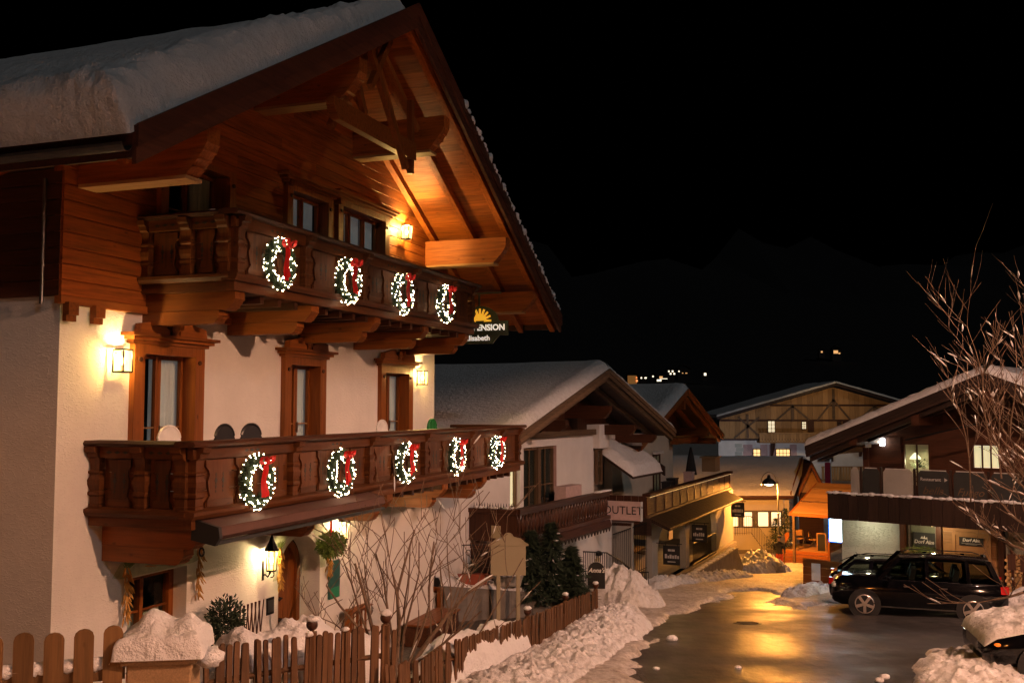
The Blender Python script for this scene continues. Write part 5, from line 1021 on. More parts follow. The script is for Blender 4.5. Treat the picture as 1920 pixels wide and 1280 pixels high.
for k in range(260):
    a = g.random()*6.28; zz = g.random()*.75; r = .28*g.random(); p = Vector((r*math.cos(a), r*math.sin(a), .2+zz)); q = p+Vector((math.cos(a)*.12, math.sin(a)*.12, g.uniform(-.05, .1))); w_ = Vector((-math.sin(a), math.cos(a), 0))*.03; n = len(mb.v); mb.v += [tuple(p), tuple((p+q)/2+w_), tuple(q), tuple((p+q)/2-w_)]; mb.f.append((n, n+1, n+2, n+3))
obj('leaves', mb, 'leaf_dark', hp)['kind'] = 'stuff'
wl6 = thing('wall_light', 'cool bright wall light on the restaurant timber', 'lamp', world_of(b6, (-3.75, .80, 4.75-Z6)), frame(130)); obj('shade', MB().lathe([(.07, -.14), (.09, -.12), (.09, .12), (.07, .14)], 10), 'glow_cool', wl6, True); obj('mount', MB().box(-.04, .04, .03, .09, -.05, .05), 'iron', wl6); point_light('lamp_light', wl6, (0, -.16, 0), 9, (1.0, .72, .48), .04)
obj('corner_post', M6().box(-4.45, -4.25, .75, .95, 2.38, 4.75), 'wood_dark_z', b6); obj('eaves_box', M6().box(-4.75, -4.15, .2, .8, 4.55, 4.98), 'wood_pale_x', b6)
r6 = gable_roof(b6, Z6, .45, 7.0, -5.5, 4.55, 6.4, 4.55, -1.8, 8, 'wood_black_y', .34, 71, 'wood_black_x', rafters=(.3, 1.3), thick=.3)
for s, za, zb in ((-3.9, 4.7, 5.0), (-1.8, 5.4, 5.75), (.45, 6.1, 6.5)): obj('purlin', M6().prism([(-1.6, za), (-1.6, zb), (1.0, zb), (1.0, za)], s-.13, s+.13, 'yz'), 'wood_dark_y', r6)
obj('stay_rod', M6().tube([(-2.3, -1.1, 4.9), (.9, -1.1, 5.7)], .035, 6), 'iron', r6)
lb = thing('light_box', 'white illuminated box sign with blue rim on the restaurant corner', 'sign', world_of(b6, (-5.08, .25, 1.15-Z6)), frame(130)); 
obj('face', MB().box(-.42, .26, -.10, .10, 0, .98), 'glow_sign', lb); obj('rim', MB().box(-.46, -.425, -.13, .13, -.04, 1.02).box(.265, .30, -.13, .13, -.04, 1.02).box(-.425, .265, -.13, .13, -.04, -.003).box(-.425, .265, -.13, .13, .983, 1.02), 'glow_blue', lb)
obj('bracket', MB().box(.0, .06, .10, .4, .4, .46), 'iron', lb); None
pw = thing('plank_wall', 'horizontal plank wall and small poster below the illuminated sign', 'wall', world_of(b6, (-6.3, 1.6, 0)), frame(130)); 
for k in range(6): obj('plank', MB().box(-.9, 1.2, 0, .05, -.9+k*.30, -.61+k*.30), 'wood_warm_x', pw)
obj('poster', MB().box(-.55, -.2, -.02, -.003, .1, .75), 'sign_white', pw)
sp6 = thing('soffit_light', 'small ceiling spot under the restaurant balcony above the door', 'lamp', world_of(b6, (-1.6, -.75, 2.06-Z6)), frame(130)); obj('ring', MB().lathe([(.07, 0), (.07, .04)], 12), 'steel', sp6); obj('lens', MB().lathe([(.05, -.012), (.05, -.002)], 12), 'glow_lantern', sp6); point_light('lamp_light', sp6, (0, 0, -.12), 42, (1.0, .72, .40), .06)
sp7 = copy_thing(sp6, world_of(b6, (-3.9, -.7, 2.06-Z6)), frame(130), 'small ceiling spot under the restaurant balcony above the white wall')
l7 = point_light('lamp_light', sp7, (0, 0, -.12), 30, (1.0, .88, .58), .06)
for _c in list(sp7.children):
    if _c.type == 'LIGHT' and _c is not l7: bpy.data.objects.remove(_c)
# ------------------------------------------------------------------ hillside and far lights
hx = np.linspace(-1500, 1500, 60); hy = np.array([118, 150, 250, 400, 550, 700, 900, 1200, 1600, 2100]); hz = np.array([-5.3, -5, -2, 8, 18, 29, 56, 110, 200, 330])
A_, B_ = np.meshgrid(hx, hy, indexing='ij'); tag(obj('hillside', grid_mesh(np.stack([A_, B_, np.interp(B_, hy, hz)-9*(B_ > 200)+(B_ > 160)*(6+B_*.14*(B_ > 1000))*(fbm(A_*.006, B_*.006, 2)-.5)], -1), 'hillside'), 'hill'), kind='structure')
def far_house(px, py, Y, w, label, lit, wallm='wood_black_x'):
    x = (px-960)/1871*Y; z = 6+(763-py)/1871*Y; t = thing('far_house', label, 'house', (x, Y, z-w*.42), 0, 'lit houses on the far hillside'); h = w*.5
    obj('wall', MB().box(-w/2, w/2, 0, w*.8, -h*2, h), wallm, t); obj('roof', MB().prism([(-w*.62, h*.9), (0, h*1.55), (w*.62, h*.9), (0, h*1.75)], -w*.12, w*.9, 'xz'), 'wood_black_x', t)
    for i, (a, b, c, d, m) in enumerate(lit): obj('window', MB().box(a*w-w*c/2, a*w+w*c/2, -.15, -.02, b*w-w*d/2, b*w+w*d/2), m, t)
far_house(1187, 705, 690, 8, 'orange lit gabled house, leftmost on the dark hillside', [(-.05, .1, .8, .75, 'lit_orange_wall'), (.32, .28, .12, .1, 'glow_far'), (.35, .02, .16, .16, 'glow_far')])  # broad dim panel is the lit front wall, its light put in as emission
far_house(1207, 704, 700, 5, 'small far house with two white lights right of the orange one', [(-.3, .1, .2, .2, 'glow_far_white'), (.3, .1, .3, .2, 'glow_far_white')])
far_house(1225, 703, 700, 4, 'small far house with one white light beside the wide lit house', [(0, .2, .25, .25, 'glow_far_white')])
far_house(1240, 704, 700, 9, 'wide far house with a row of warm lit windows', [(-.15, .05, .35, .14, 'glow_far_white'), (0, .3, .25, .14, 'glow_far'), (.2, .18, .6, .04, 'glow_far_white')])
far_house(1258, 694, 730, 6, 'far house with two bright white lamps higher on the slope', [(-.2, .3, .18, .18, 'glow_far_white'), (.25, .3, .2, .2, 'glow_far_white'), (0, 0, .2, .2, 'glow_far_white'), (.45, 0, .2, .2, 'glow_far_white')])
far_house(1283, 692, 740, 9, 'far house with a faint line of small lights', [(-.4, .25, .1, .1, 'glow_far_white'), (-.1, .1, .1, .06, 'glow_far'), (.2, .1, .16, .06, 'glow_far')])
far_house(1323, 698, 700, 4, 'lone far house with one bright white light', [(0, .1, .4, .45, 'glow_far_white')])
far_house(1543, 656, 900, 5, 'tiny far house with one warm light high on the slope', [(0, .1, .3, .3, 'glow_far')])
far_house(1571, 655, 900, 8, 'tiny far house with orange glowing front high on the slope', [(-.1, .15, .5, .35, 'glow_far'), (.3, .0, .2, .15, 'glow_far')])

# ------------------------------------------------------------------ snow heaps
snow_bank('snow_bank', 'long ridge of shovelled snow against the street side of the leaning fence', [(-.75, 14.0, .8, .26), (.15, 16.5, 1.0, .27), (.95, 19, 1.05, .28), (1.75, 22, 1.0, .32), (2.55, 25, .95, .52), (2.95, 26.6, .7, .55)], 5, .42, 'snow_dirty', 420, 90)
snow_bank('snow_bank', 'soft snow hump on the yard side of the leaning fence', [(-1.35, 15.7, .35, .75), (-.75, 17.2, .45, .95), (-.35, 18.6, .45, .95), (.1, 20.1, .4, .85)], 8, .3, 'snow', 120, 40, sharp=.6)
snow_bank('snow_heap', 'large shovelled snow heap beside the round black sign', [(2.5, 31.6, .9, .9), (3.1, 30.8, 1.15, 1.35), (3.9, 30.0, 1.0, .75), (4.5, 29.6, .6, .3)], 14, .6, 'snow_dirty', 120, 60)
snow_bank('snow_heap', 'lamplit snow heap at the foot of the street lamp', [(11.2, 48.6, .9, .4), (12.4, 50.2, 1.3, 1.25), (13.3, 50.4, 1.0, .6), (13.9, 49.9, .6, .25)], 23, .8, 'snow', 90, 50)
snow_bank('snow_bank', 'low snow edge in front of the arcade ramp', [(4.9, 36.6, .6, .3), (5.8, 38.8, .7, .4), (8.0, 42.2, .8, .35), (10.6, 46.4, .8, .3)], 26, .6, 'snow_dirty', 140, 34)
snow_bank('snow_heap', 'small grey snow heap at the nose of the rear parked car', [(9.3, 33.4, .5, .15), (9.9, 34.6, .8, .28), (10.9, 36.4, .8, .28), (11.6, 38.2, .5, .15)], 29, .5, 'snow_dirty', 90, 40)
snow_bank('snow_heap', 'brownish snow heap behind the tail of the black car', [(13.6, 26.2, .8, .3), (14.4, 27.6, 1.1, .7), (15.2, 29.2, 1.1, .8), (16.2, 30.4, .9, .6)], 33, .5, 'snow_dirty', 100, 46)
snow_bank('snow_bank', 'dirty snow bank in the right foreground round the snowed-in car', [(6.9, 14.6, .9, .2), (7.5, 16.6, 1.0, .22), (8.6, 18.6, 1.1, .28), (10.2, 20.2, .9, .28), (12.4, 21.0, .9, .3)], 37, .45, 'snow_dirty', 180, 50)
snow_bank('snow_covered_hedge', 'clipped hedge buried under smooth snow behind the picket fence', [(-3.75, 12.45, .38, 1.28), (-3.25, 13.2, .48, 1.30), (-2.6, 14.2, .5, 1.26), (-1.95, 15.2, .45, 1.12)], 44, .34, 'snow', 150, 50, cat='hedge', sharp=.22)

# ------------------------------------------------------------------ picket fences, pillar, gate
def picket_mesh(w, h, t=.024, round_=True):
    top = [(w/2*math.cos(a), h-w*.3+w*.42*math.sin(a)) for a in np.linspace(0, math.pi, 7)] if round_ else [(w/2, h), (-w/2, h)]
    return MB().prism([(-w/2, 0), (w/2, 0)]+top, 0, t, 'xz').mesh('picket')
def fence(label, pts, gap, w, h, posts, lean, seed, caps=.3, name='picket_fence', zt=None):
    """pts: (x, y, top z)"""
    g = random.Random(seed); P = np.array(pts, float); seg = np.r_[0, np.cumsum(np.hypot(*np.diff(P[:, :2], axis=0).T))]; t = thing(name, label, 'fence', (pts[0][0], pts[0][1], pts[0][2]-h), 0)
    ms = [picket_mesh(w*g.uniform(.88, 1.08), h) for _ in range(4)]; n = int(seg[-1]/gap); sn = MB(); O = np.array([pts[0][0], pts[0][1], pts[0][2]-h])
    def at_(d): return np.array([np.interp(d, seg, P[:, k]) for k in range(3)])
    for k in range(n+1):
        d = k*gap; p = at_(d); q = at_(min(d+.05, seg[-1])); r = at_(max(d-.05, 0)); a = math.atan2(q[1]-r[1], q[0]-r[0]); dz = g.uniform(-.02, .02)
        ln = lean(d/seg[-1])+g.gauss(0, .02); loc = p-O-np.array([0, 0, h-dz]); o = obj('picket', ms[g.randrange(4)], 'wood_fence', t, loc=tuple(loc), rot=(g.gauss(0, .02), ln, a))
        if g.random() < caps: sn.ball((loc[0]+math.sin(ln)*h, loc[1], loc[2]+h+.015), (w*.8, w*.8, w*.45), 7, 5, .35, k)
    for zz in (.25, .72):
        mb = MB()
        for a, b in zip(P[:-1], P[1:]):
            d = b-a; nn = np.array([-d[1], d[0], 0])/np.hypot(d[0], d[1])*.05
            A0 = a-O+nn-[0, 0, h*(1-zz)]; B0 = b-O+nn-[0, 0, h*(1-zz)]; mb.tube([A0, B0], .035, 4)
        obj('rail', mb, 'wood_fence', t)
    for f in posts:
        p = at_(f*seg[-1])-O; po = obj('post', MB().cbox(-.055, .055, -.02, .09, -h-.1, .02, .012).lathe([(.03, .02), (.03, .05)], 8, (0, .035, 0)), 'wood_fence', t, loc=tuple(p)); obj('finial', MB().ball((0, .035, .11), .075, 10, 8), 'wood_dark_z', po, True)
        sn.ball((p[0], p[1]+.035, p[2]+.175), (.08, .08, .045), 9, 6, .35, int(f*99))
    o = obj('snow_caps', sn, 'snow', t, True); o['kind'] = 'stuff'; return t
fence('weathered picket fence with snow-capped ball posts in front of the arched door', [(-3.45, 11.55, 3.27), (-2.62, 12.6, 3.17), (-1.72, 13.5, 3.10), (-1.58, 13.7, 2.95)], .093, .07, 1.45, (.52, .93), lambda f: 0, 2, .2)
fence('long leaning picket fence running down to the big snow heap', [(-1.60, 13.5, 2.62), (-1.3, 14.4, 2.42), (-.98, 15.6, 2.38), (.32, 19.8, 1.90), (1.28, 23.0, 1.60), (2.2, 26.0, 1.32)], .105, .08, 1.0, (.50, .74, .985), lambda f: -.16*max(0, 1-f*4)+.05*math.sin(f*17), 5, .0, 'leaning_fence')
pil = thing('stone_pillar', 'tan stone gate pillar capped with thick snow', 'pillar', (-3.63, 10.6, 2.0), R(8))
for k in range(7): obj('stone_block', MB().cbox(-.315, .315, -.30, .30, k*.20+.004, k*.20+.196, .015), 'stone', pil)
obj('cap_slab', MB().cbox(-.37, .37, -.35, .35, 1.402, 1.47, .02), 'stone', pil)
u, v = np.meshgrid(np.linspace(-1, 1, 44), np.linspace(-1, 1, 36), indexing='ij'); rr = np.maximum(np.abs(u), np.abs(v)); e = np.clip((1-rr)*5.5, 0, 1); pr = np.sqrt(1-(1-e)**2)
hgt = pr*(.15+.05*fbm(u*2, v*2, 3)+.24*np.exp(-((u+.25)/.42)**2-((v)/.6)**2)+.17*np.exp(-((u-.55)/.33)**2-(v/.55)**2)+.03*(lumps(u*3, v*3, 4)-.4)+.04*fbm(u*6, v*6, 9))
obj('snow_cap', grid_mesh(np.stack([u*(.43+.03*fbm(v*3, u*0, 5)), v*.41, 1.46+hgt], -1), 'snow_cap'), 'snow', pil)
mb = MB().ball((.47, -.05, 1.40), (.14, .2, .10), 12, 8, .3, 3); obj('snow_lump', mb, 'snow', pil, True)
gate = thing('plank_gate', 'wide board gate with rounded tops left of the stone pillar', 'gate', (-5.3, 9.7, 2.2), math.atan2(.55, 1.3))
for k in range(6): obj('board', picket_mesh(.185, 1.55, .035), 'wood_gate', gate, loc=(k*.272+.02, 0, .012*((k*7) % 3)))
obj('rail', MB().box(-.1, 1.5, .04, .10, 1.05, 1.20), 'wood_gate', gate); obj('rail', MB().box(-.1, 1.5, .04, .10, .35, .48), 'wood_gate', gate); mb = MB()
for k in range(14): mb.ball((-.05+k*.115, .07, 1.215), (.10, .07, .075), 9, 6, .35, k)
o = obj('rail_snow', mb, 'snow', gate, True); o['kind'] = 'stuff'

# ------------------------------------------------------------------ bare shrubs and tree
def branchy(name, label, cat, loc, stems, seed, mat='bark', snow=0, depth=3, twig=.22, r0=.03, snow_mat_='snow', rmin=.0055, kids=(2, 4)):
    g = random.Random(seed); t = thing(name, label, cat, loc, 0); mb = MB(); sn = MB(); big = MB()
    def grow(p, d, L, r, lev):
        n = 5 if lev > 0 else 3; path = [p]; dd = d.normalized()
        for i in range(n):
            dd = (dd+Vector((g.gauss(0, twig*.55), g.gauss(0, twig*.55), g.gauss(.05, twig*.4)))).normalized(); path.append(path[-1]+dd*L/n)
        rad = [max(rmin, r*(1-.62*i/n)) for i in range(n+1)]; (big if lev == depth else mb).tube(path, rad, 6 if lev > 1 else 4, False)
        if snow and lev <= 2:
            for q, dv in zip(path[1:], path[:-1]):
                if g.random() < snow*(2.6 if abs((q-dv).normalized().z) < .6 else .35):
                    rr = .007+.010*g.random(); up = Vector((0, 0, r*.7+rr*.5)); sn.tube([dv+up*.8, dv.lerp(q, .35)+up*1.1, dv.lerp(q, .75)+up, q+up*.7], [rr*.4, rr*1.2, rr, rr*.3], 6)
        if lev > 0:
            k = g.randint(*kids)
            for j in range(k):
                i = min(n, 1+int(g.random()*n)); ang = g.uniform(0, 6.28); side = Vector((math.cos(ang), math.sin(ang), g.uniform(-.2, .9))); nd = (dd*.75+side*.75).normalized(); grow(path[i], nd, L*g.uniform(.38, .7), rad[i]*.6, lev-1)
    for s in stems: grow(Vector(s[0]), Vector(s[1]), s[2], s[3] if len(s) > 3 else r0, depth)
    obj('stems', big, mat, t, True); obj('twigs', mb, mat, t)['kind'] = 'stuff'
    if sn.v: o = obj('snow_clumps', sn, snow_mat_, t, True); o['kind'] = 'stuff'
    return t
g = random.Random(3); st = []
for k in range(7): a = g.uniform(0, 6.28); lean = g.uniform(.15, .55); st.append(((g.gauss(0, .12), g.gauss(0, .12), 0), (math.cos(a)*lean, math.sin(a)*lean, 1), g.uniform(1.6, 2.5), g.uniform(.018, .034)))
st += [((.05, 0, .1), (.75, .25, .85), 2.3, .045), ((-.05, 0, .1), (-.45, 0, 1), 2.0, .045), ((0, .05, 0), (.2, .1, 1), 2.6, .04)]
branchy('bare_shrub', 'large leafless shrub with bent stems behind the corner of the picket fence', 'shrub', (-1.85, 15.6, g1(15.6)), st, 17, 'bark', .07, 2, .26)
g = random.Random(6); st = [((g.gauss(0, .1), g.gauss(0, .1), 0), (g.uniform(-.4, .5), g.uniform(-.3, .3), 1), g.uniform(1.0, 1.6), .016) for k in range(7)]
branchy('bare_shrub', 'thin leafless shrub in front of the arched doorway', 'shrub', (-2.95, 16.2, g1(16.2)), st, 27, 'bark', 0, 2, .3)
g = random.Random(9); st = [((g.gauss(0, .12), g.gauss(0, .1), 0), (g.uniform(.1, .8), g.uniform(-.2, .3), 1), g.uniform(1.8, 2.6), .02) for k in range(8)]
branchy('bare_shrub', 'slender leafless shrub with snow tufts below the far end of the lower balcony', 'shrub', (-1.2, 17.6, g1(17.6)), st, 37, 'bark', .10, 2, .2)
tr = [((0, 0, 0), (-.05, 0, 1), 2.6, .11)]; g = random.Random(12)
for k in range(7): tr.append(((-.1, 0, 1.5+.3*k), (-1.0, g.uniform(-.5, .3), -.10+.22*k), 1.5+g.random()*.6, .045))
for k in range(18): tr.append(((-1.75+.15*k+g.uniform(-.2, .2), g.uniform(-.5, .5), 2.9+g.uniform(0, 1.4)), (-.12+g.uniform(-.15, .15), g.uniform(-.15, .15), 1), g.uniform(1.3, 2.7), .018))
branchy('bare_tree', 'leafless tree with snow on its twigs at the right edge', 'tree', (11.3, 20.2, g1(20.2)), tr, 47, 'bark', .10, 2, .17, rmin=.005, kids=(4, 7))

# ------------------------------------------------------------------ small things by the guest house wall
def corn(label, s, zt, zb, seed):
    g = random.Random(seed); t = thing('corn_bunch', label, 'corn', hworld(s, .05, zt), frame(AZ1), 'dried corn bunches on the chalet wall'); mb = MB(); L = zt-zb
    for k in range(60):
        f = k/60; z = -f*L; a = g.uniform(-.9, .9); x = math.sin(a)*.09; d = Vector((math.sin(a)*.7, -.25+g.gauss(0, .15), -.75)).normalized(); p = Vector((x*.5, -.02-.05*g.random(), z)); q = p+d*(.09+.04*g.random()); mb.tube([p, p.lerp(q, .5), q], [.008, .014, .004], 5)
    obj('corn_ears', mb, 'corn', t)['kind'] = 'stuff'; mb = MB()
    for k in range(26):
        a = g.uniform(-1.4, 1.4); p = Vector((math.sin(a)*.03, -.03, .02-.05*g.random())); q = p+Vector((math.sin(a)*.13, -.03*g.random()-.03, .05+.10*math.cos(a))); w_ = Vector((math.cos(a), 0, -math.sin(a)))*.012; n = len(mb.v); mb.v += [tuple(p-w_), tuple(p+w_), tuple(q)]; mb.f.append((n, n+1, n+2))
    obj('husk_leaves', mb, 'mistletoe', t)['kind'] = 'stuff'
corn('dried corn bunch left of the ground floor window', 1.24, 3.85, 3.15, 1); corn('dried corn bunch right of the ground floor window', 2.78, 3.95, 3.20, 2); corn('dried corn bunch left of the arched door', 4.97, 3.62, 2.95, 3); corn('dried corn bunch right of the arched door under the mistletoe', 6.62, 3.5, 2.9, 4)
def leafball(mb, c, r, n, g, size=.05):
    for k in range(n):
        v = Vector((g.gauss(0, 1), g.gauss(0, 1), g.gauss(0, 1))).normalized(); p = Vector(c)+Vector((v.x*r[0], v.y*r[1], v.z*r[2]))*g.random()**.45; q = p+(v+Vector((g.gauss(0, .5), g.gauss(0, .5), g.gauss(0, .5)))).normalized()*size*g.uniform(.7, 1.4); w_ = (q-p).cross(Vector((g.gauss(0, 1), g.gauss(0, 1), g.gauss(0, 1)))).normalized()*size*.22
        m_ = len(mb.v); mb.v += [tuple(p), tuple((p+q)/2+w_), tuple(q), tuple((p+q)/2-w_)]; mb.f.append((m_, m_+1, m_+2, m_+3))
ms = thing('mistletoe', 'hanging ball of mistletoe with red ribbon right of the arched door', 'mistletoe', hworld(6.3, .32, 3.5), frame(AZ1)); mb = MB(); leafball(mb, (0, 0, 0), (.30, .24, .22), 1500, random.Random(2), .07); obj('leaves', mb, 'mistletoe', ms)['kind'] = 'stuff'; obj('ribbon', MB().box(-.03, .03, -.01, .01, .15, .72).ball((0, 0, .72), .03), 'ribbon', ms)
bs = thing('potted_bush', 'dark round bush beside the trellis at the wall foot', 'shrub', hworld(2.95, .45, 1.95), frame(AZ1)); obj('pot', MB().lathe([(.15, 0), (.2, .4)], 12), 'terracotta', bs); mb = MB(); leafball(mb, (0, 0, .82), (.30, .28, .42), 1700, random.Random(3), .07); obj('foliage', mb, 'leaf_dark', bs)['kind'] = 'stuff'
tl = thing('trellis', 'folding lattice trellis standing against the white wall', 'trellis', hworld(3.45, .28, 1.85), frame(AZ1))
for k in range(7): obj('lath', MB().tube([(k*.105, 0, .1), (k*.105+.12, -.012, 1.05)], .012, 4), 'wood_dark_z', tl); obj('lath', MB().tube([(k*.105+.12, .012, .1), (k*.105, .0, 1.05)], .012, 4), 'wood_dark_z', tl)
def plastic_chair(s, d, z, rz, m, label, grp, slats=False):
    t = thing('garden_chair', label, 'chair', hworld(s, d, z), frame(AZ1)+rz, grp)
    n = 12; pts = [(-.22, .42), (.22, .42)]+[(.22*math.cos(a), .78+.19*math.sin(a)) for a in np.linspace(0, math.pi, n)]
    if slats:
        mb = MB().tube([(.22*math.cos(a), .2, .78+.19*math.sin(a)) for a in np.linspace(-.6, math.pi+.6, 16)], .022, 6); obj('back_frame', mb, m, t)
        for k in range(5): x = -.15+k*.075; obj('slat', MB().box(x-.02, x+.02, .19, .21, .45, .78+.19*math.sqrt(max(0, 1-(x/.22)**2))), m, t)
    else:
        obj('backrest', MB().prism(pts, .19, .21, 'xz'), m, t); obj('back_frame', MB().tube([(.22*math.cos(a), .2, .78+.19*math.sin(a)) for a in np.linspace(-.3, math.pi+.3, 16)], .022, 6), m, t)
    obj('seat', MB().cbox(-.23, .23, -.22, .22, .41, .44, .03), m, t)
    for a in (-1, 1):
        for b in (-1, 1): obj('leg', MB().tube([(a*.20, b*.19, .41), (a*.24, b*.23, 0)], [.022, .015], 6), m, t)
        obj('armrest', MB().tube([(a*.23, .2, .65), (a*.26, 0, .66), (a*.25, -.2, .62), (a*.24, -.21, .42)], .018, 6), m, t)
zf = 4.78
plastic_chair(.95, .75, zf, R(180), 'white_plastic', 'white plastic chair at the near end of the lower balcony', 'chairs on the lower balcony')
plastic_chair(2.15, .75, zf, R(180), 'black_plastic', 'black chair nearest the first balcony door', 'chairs on the lower balcony'); plastic_chair(2.82, .75, zf, R(175), 'black_plastic', 'black chair farther from the first balcony door', 'chairs on the lower balcony')
plastic_chair(7.05, .75, zf, R(180), 'white_plastic', 'white plastic chair near the far window of the lower balcony', 'chairs on the lower balcony'); plastic_chair(9.35, .75, zf, R(180), 'green_plastic', 'green slatted plastic chair at the far end of the lower balcony', 'chairs on the lower balcony', True)
plastic_chair(2.0, .62, 7.84, R(180), 'white_plastic', 'white chair on the upper balcony nearest its left corner', 'chairs on the upper balcony'); plastic_chair(2.55, .62, 7.85, R(180), 'white_plastic', 'white chair on the upper balcony in front of its door', 'chairs on the upper balcony')
# wooden stair enclosure in the yard
en = thing('stair_enclosure', 'brown wooden balustrade enclosure behind the bare shrub', 'balustrade', (-3.1, 19.2, g1(19.4)-.05), 0); p0 = Vector((-3.1, 19.2, 0)); pts = [Vector((-3.1, 19.2, .0)), Vector((-2.35, 24.3, -.42)), Vector((-1.72, 24.0, -.45))]
for a, b in zip(pts[:-1], pts[1:]):
    a, b = a-p0, b-p0; n = max(2, int((b-a).length/.26)); ang = math.atan2((b-a).y, (b-a).x)
    obj('handrail', MB().tube([a+Vector((0, 0, 1.0)), b+Vector((0, 0, 1.0))], .07, 4), 'wood_warm_x', en); obj('lower_rail', MB().tube([a+Vector((0, 0, .5)), b+Vector((0, 0, .5))], .05, 4), 'wood_warm_x', en)
    for k in range(n+1): q = a.lerp(b, k/n); obj('baluster', MB().box(-.03, .03, -.02, .02, .5, .98), 'wood_warm_z', en, loc=q, rot=(0, 0, ang))
    dirv = (b-a).normalized(); nn = Vector((-dirv.y, dirv.x, 0))*.03; obj('side_board', MB().add([a+nn+Vector((0, 0, .46)), b+nn+Vector((0, 0, .46)), b+nn+Vector((0, 0, -.3)), a+nn+Vector((0, 0, -.3)), a-nn+Vector((0, 0, .46)), b-nn+Vector((0, 0, .46)), b-nn+Vector((0, 0, -.3)), a-nn+Vector((0, 0, -.3))], [(0, 1, 2, 3), (7, 6, 5, 4), (0, 4, 5, 1), (3, 2, 6, 7), (0, 3, 7, 4), (1, 5, 6, 2)]), 'wood_dark_x', en)
for q in pts: obj('corner_post', MB().cbox(-.07, .07, -.07, .07, -.3, 1.06, .01), 'wood_warm_z', en, loc=q-p0)
bx = thing('wooden_bin', 'dark brown wooden box bench at the end of the stair enclosure', 'bench', (-1.75, 22.2, g1(22.2)-.02), R(72)); 
for k in range(4): obj('front_board', MB().box(-.9, .9, -.27, -.24, .02+k*.13, .145+k*.13), 'wood_dark_x', bx)
obj('body', MB().box(-.9, .9, -.238, .25, 0, .54), 'wood_dark_x', bx); obj('lid', MB().box(-.95, .95, -.30, .28, .542, .58), 'wood_warm_x', bx)
mh = thing('manhole_cover', 'round iron manhole cover in the wet road', 'manhole cover', (6.05, 26.0, g1(26)+.004), 0); mh.rotation_euler = (math.atan(-.106), 0, 0); obj('rim', MB().lathe([(.36, 0), (.36, .006), (.33, .008)], 24), 'drain', mh); obj('lid', MB().lathe([(.325, 0), (.32, .012)], 24), 'drain', mh); mb = MB()
for k in range(7): obj('rib', MB().box(-.28+.02*abs(k-3), .28-.02*abs(k-3), -.255+k*.085-.012, -.255+k*.085+.012, .012, .018), 'drain', mh)
ps = thing('post_sign', 'dark wooden double post with small boards beside the firewood', 'sign', (14.95, 29.9, g1(29.9)), R(-15)); 
for x, l_ in ((-.07, .03), (.12, -.10)): obj('post', MB().tube([(x, 0, 0), (x-l_*1.5, 0, 1.75)], .045, 6), 'wood_dark_z', ps)
obj('board', MB().box(-.24, -.02, -.07, -.05, 1.15, 1.62), 'wood_dark_z', ps); obj('board', MB().box(.10, .30, -.07, -.05, 1.10, 1.58), 'wood_dark_z', ps)
for k, (px_, py_, r_) in enumerate(((6.35, 17.3, .07), (6.15, 17.0, .06), (3.55, 22.5, .10), (4.1, 18.4, .05), (2.6, 18.3, .05))):
    o = obj('snow_clod', MB().ball((0, 0, r_*.5), (r_*1.3, r_, r_*.7), 9, 7, .3, k), 'snow', None, True, loc=(px_, py_, g1(py_))); tag(o, ['loose snow clod on the road, nearest the right snow bank', 'smaller loose snow clod on the road beside the right snow bank', 'loose snow clod on the pavement below the fence end', 'small snow crumb in the middle of the near road', 'small snow crumb on the near left road edge'][k], 'snow clod', 'loose snow clods')

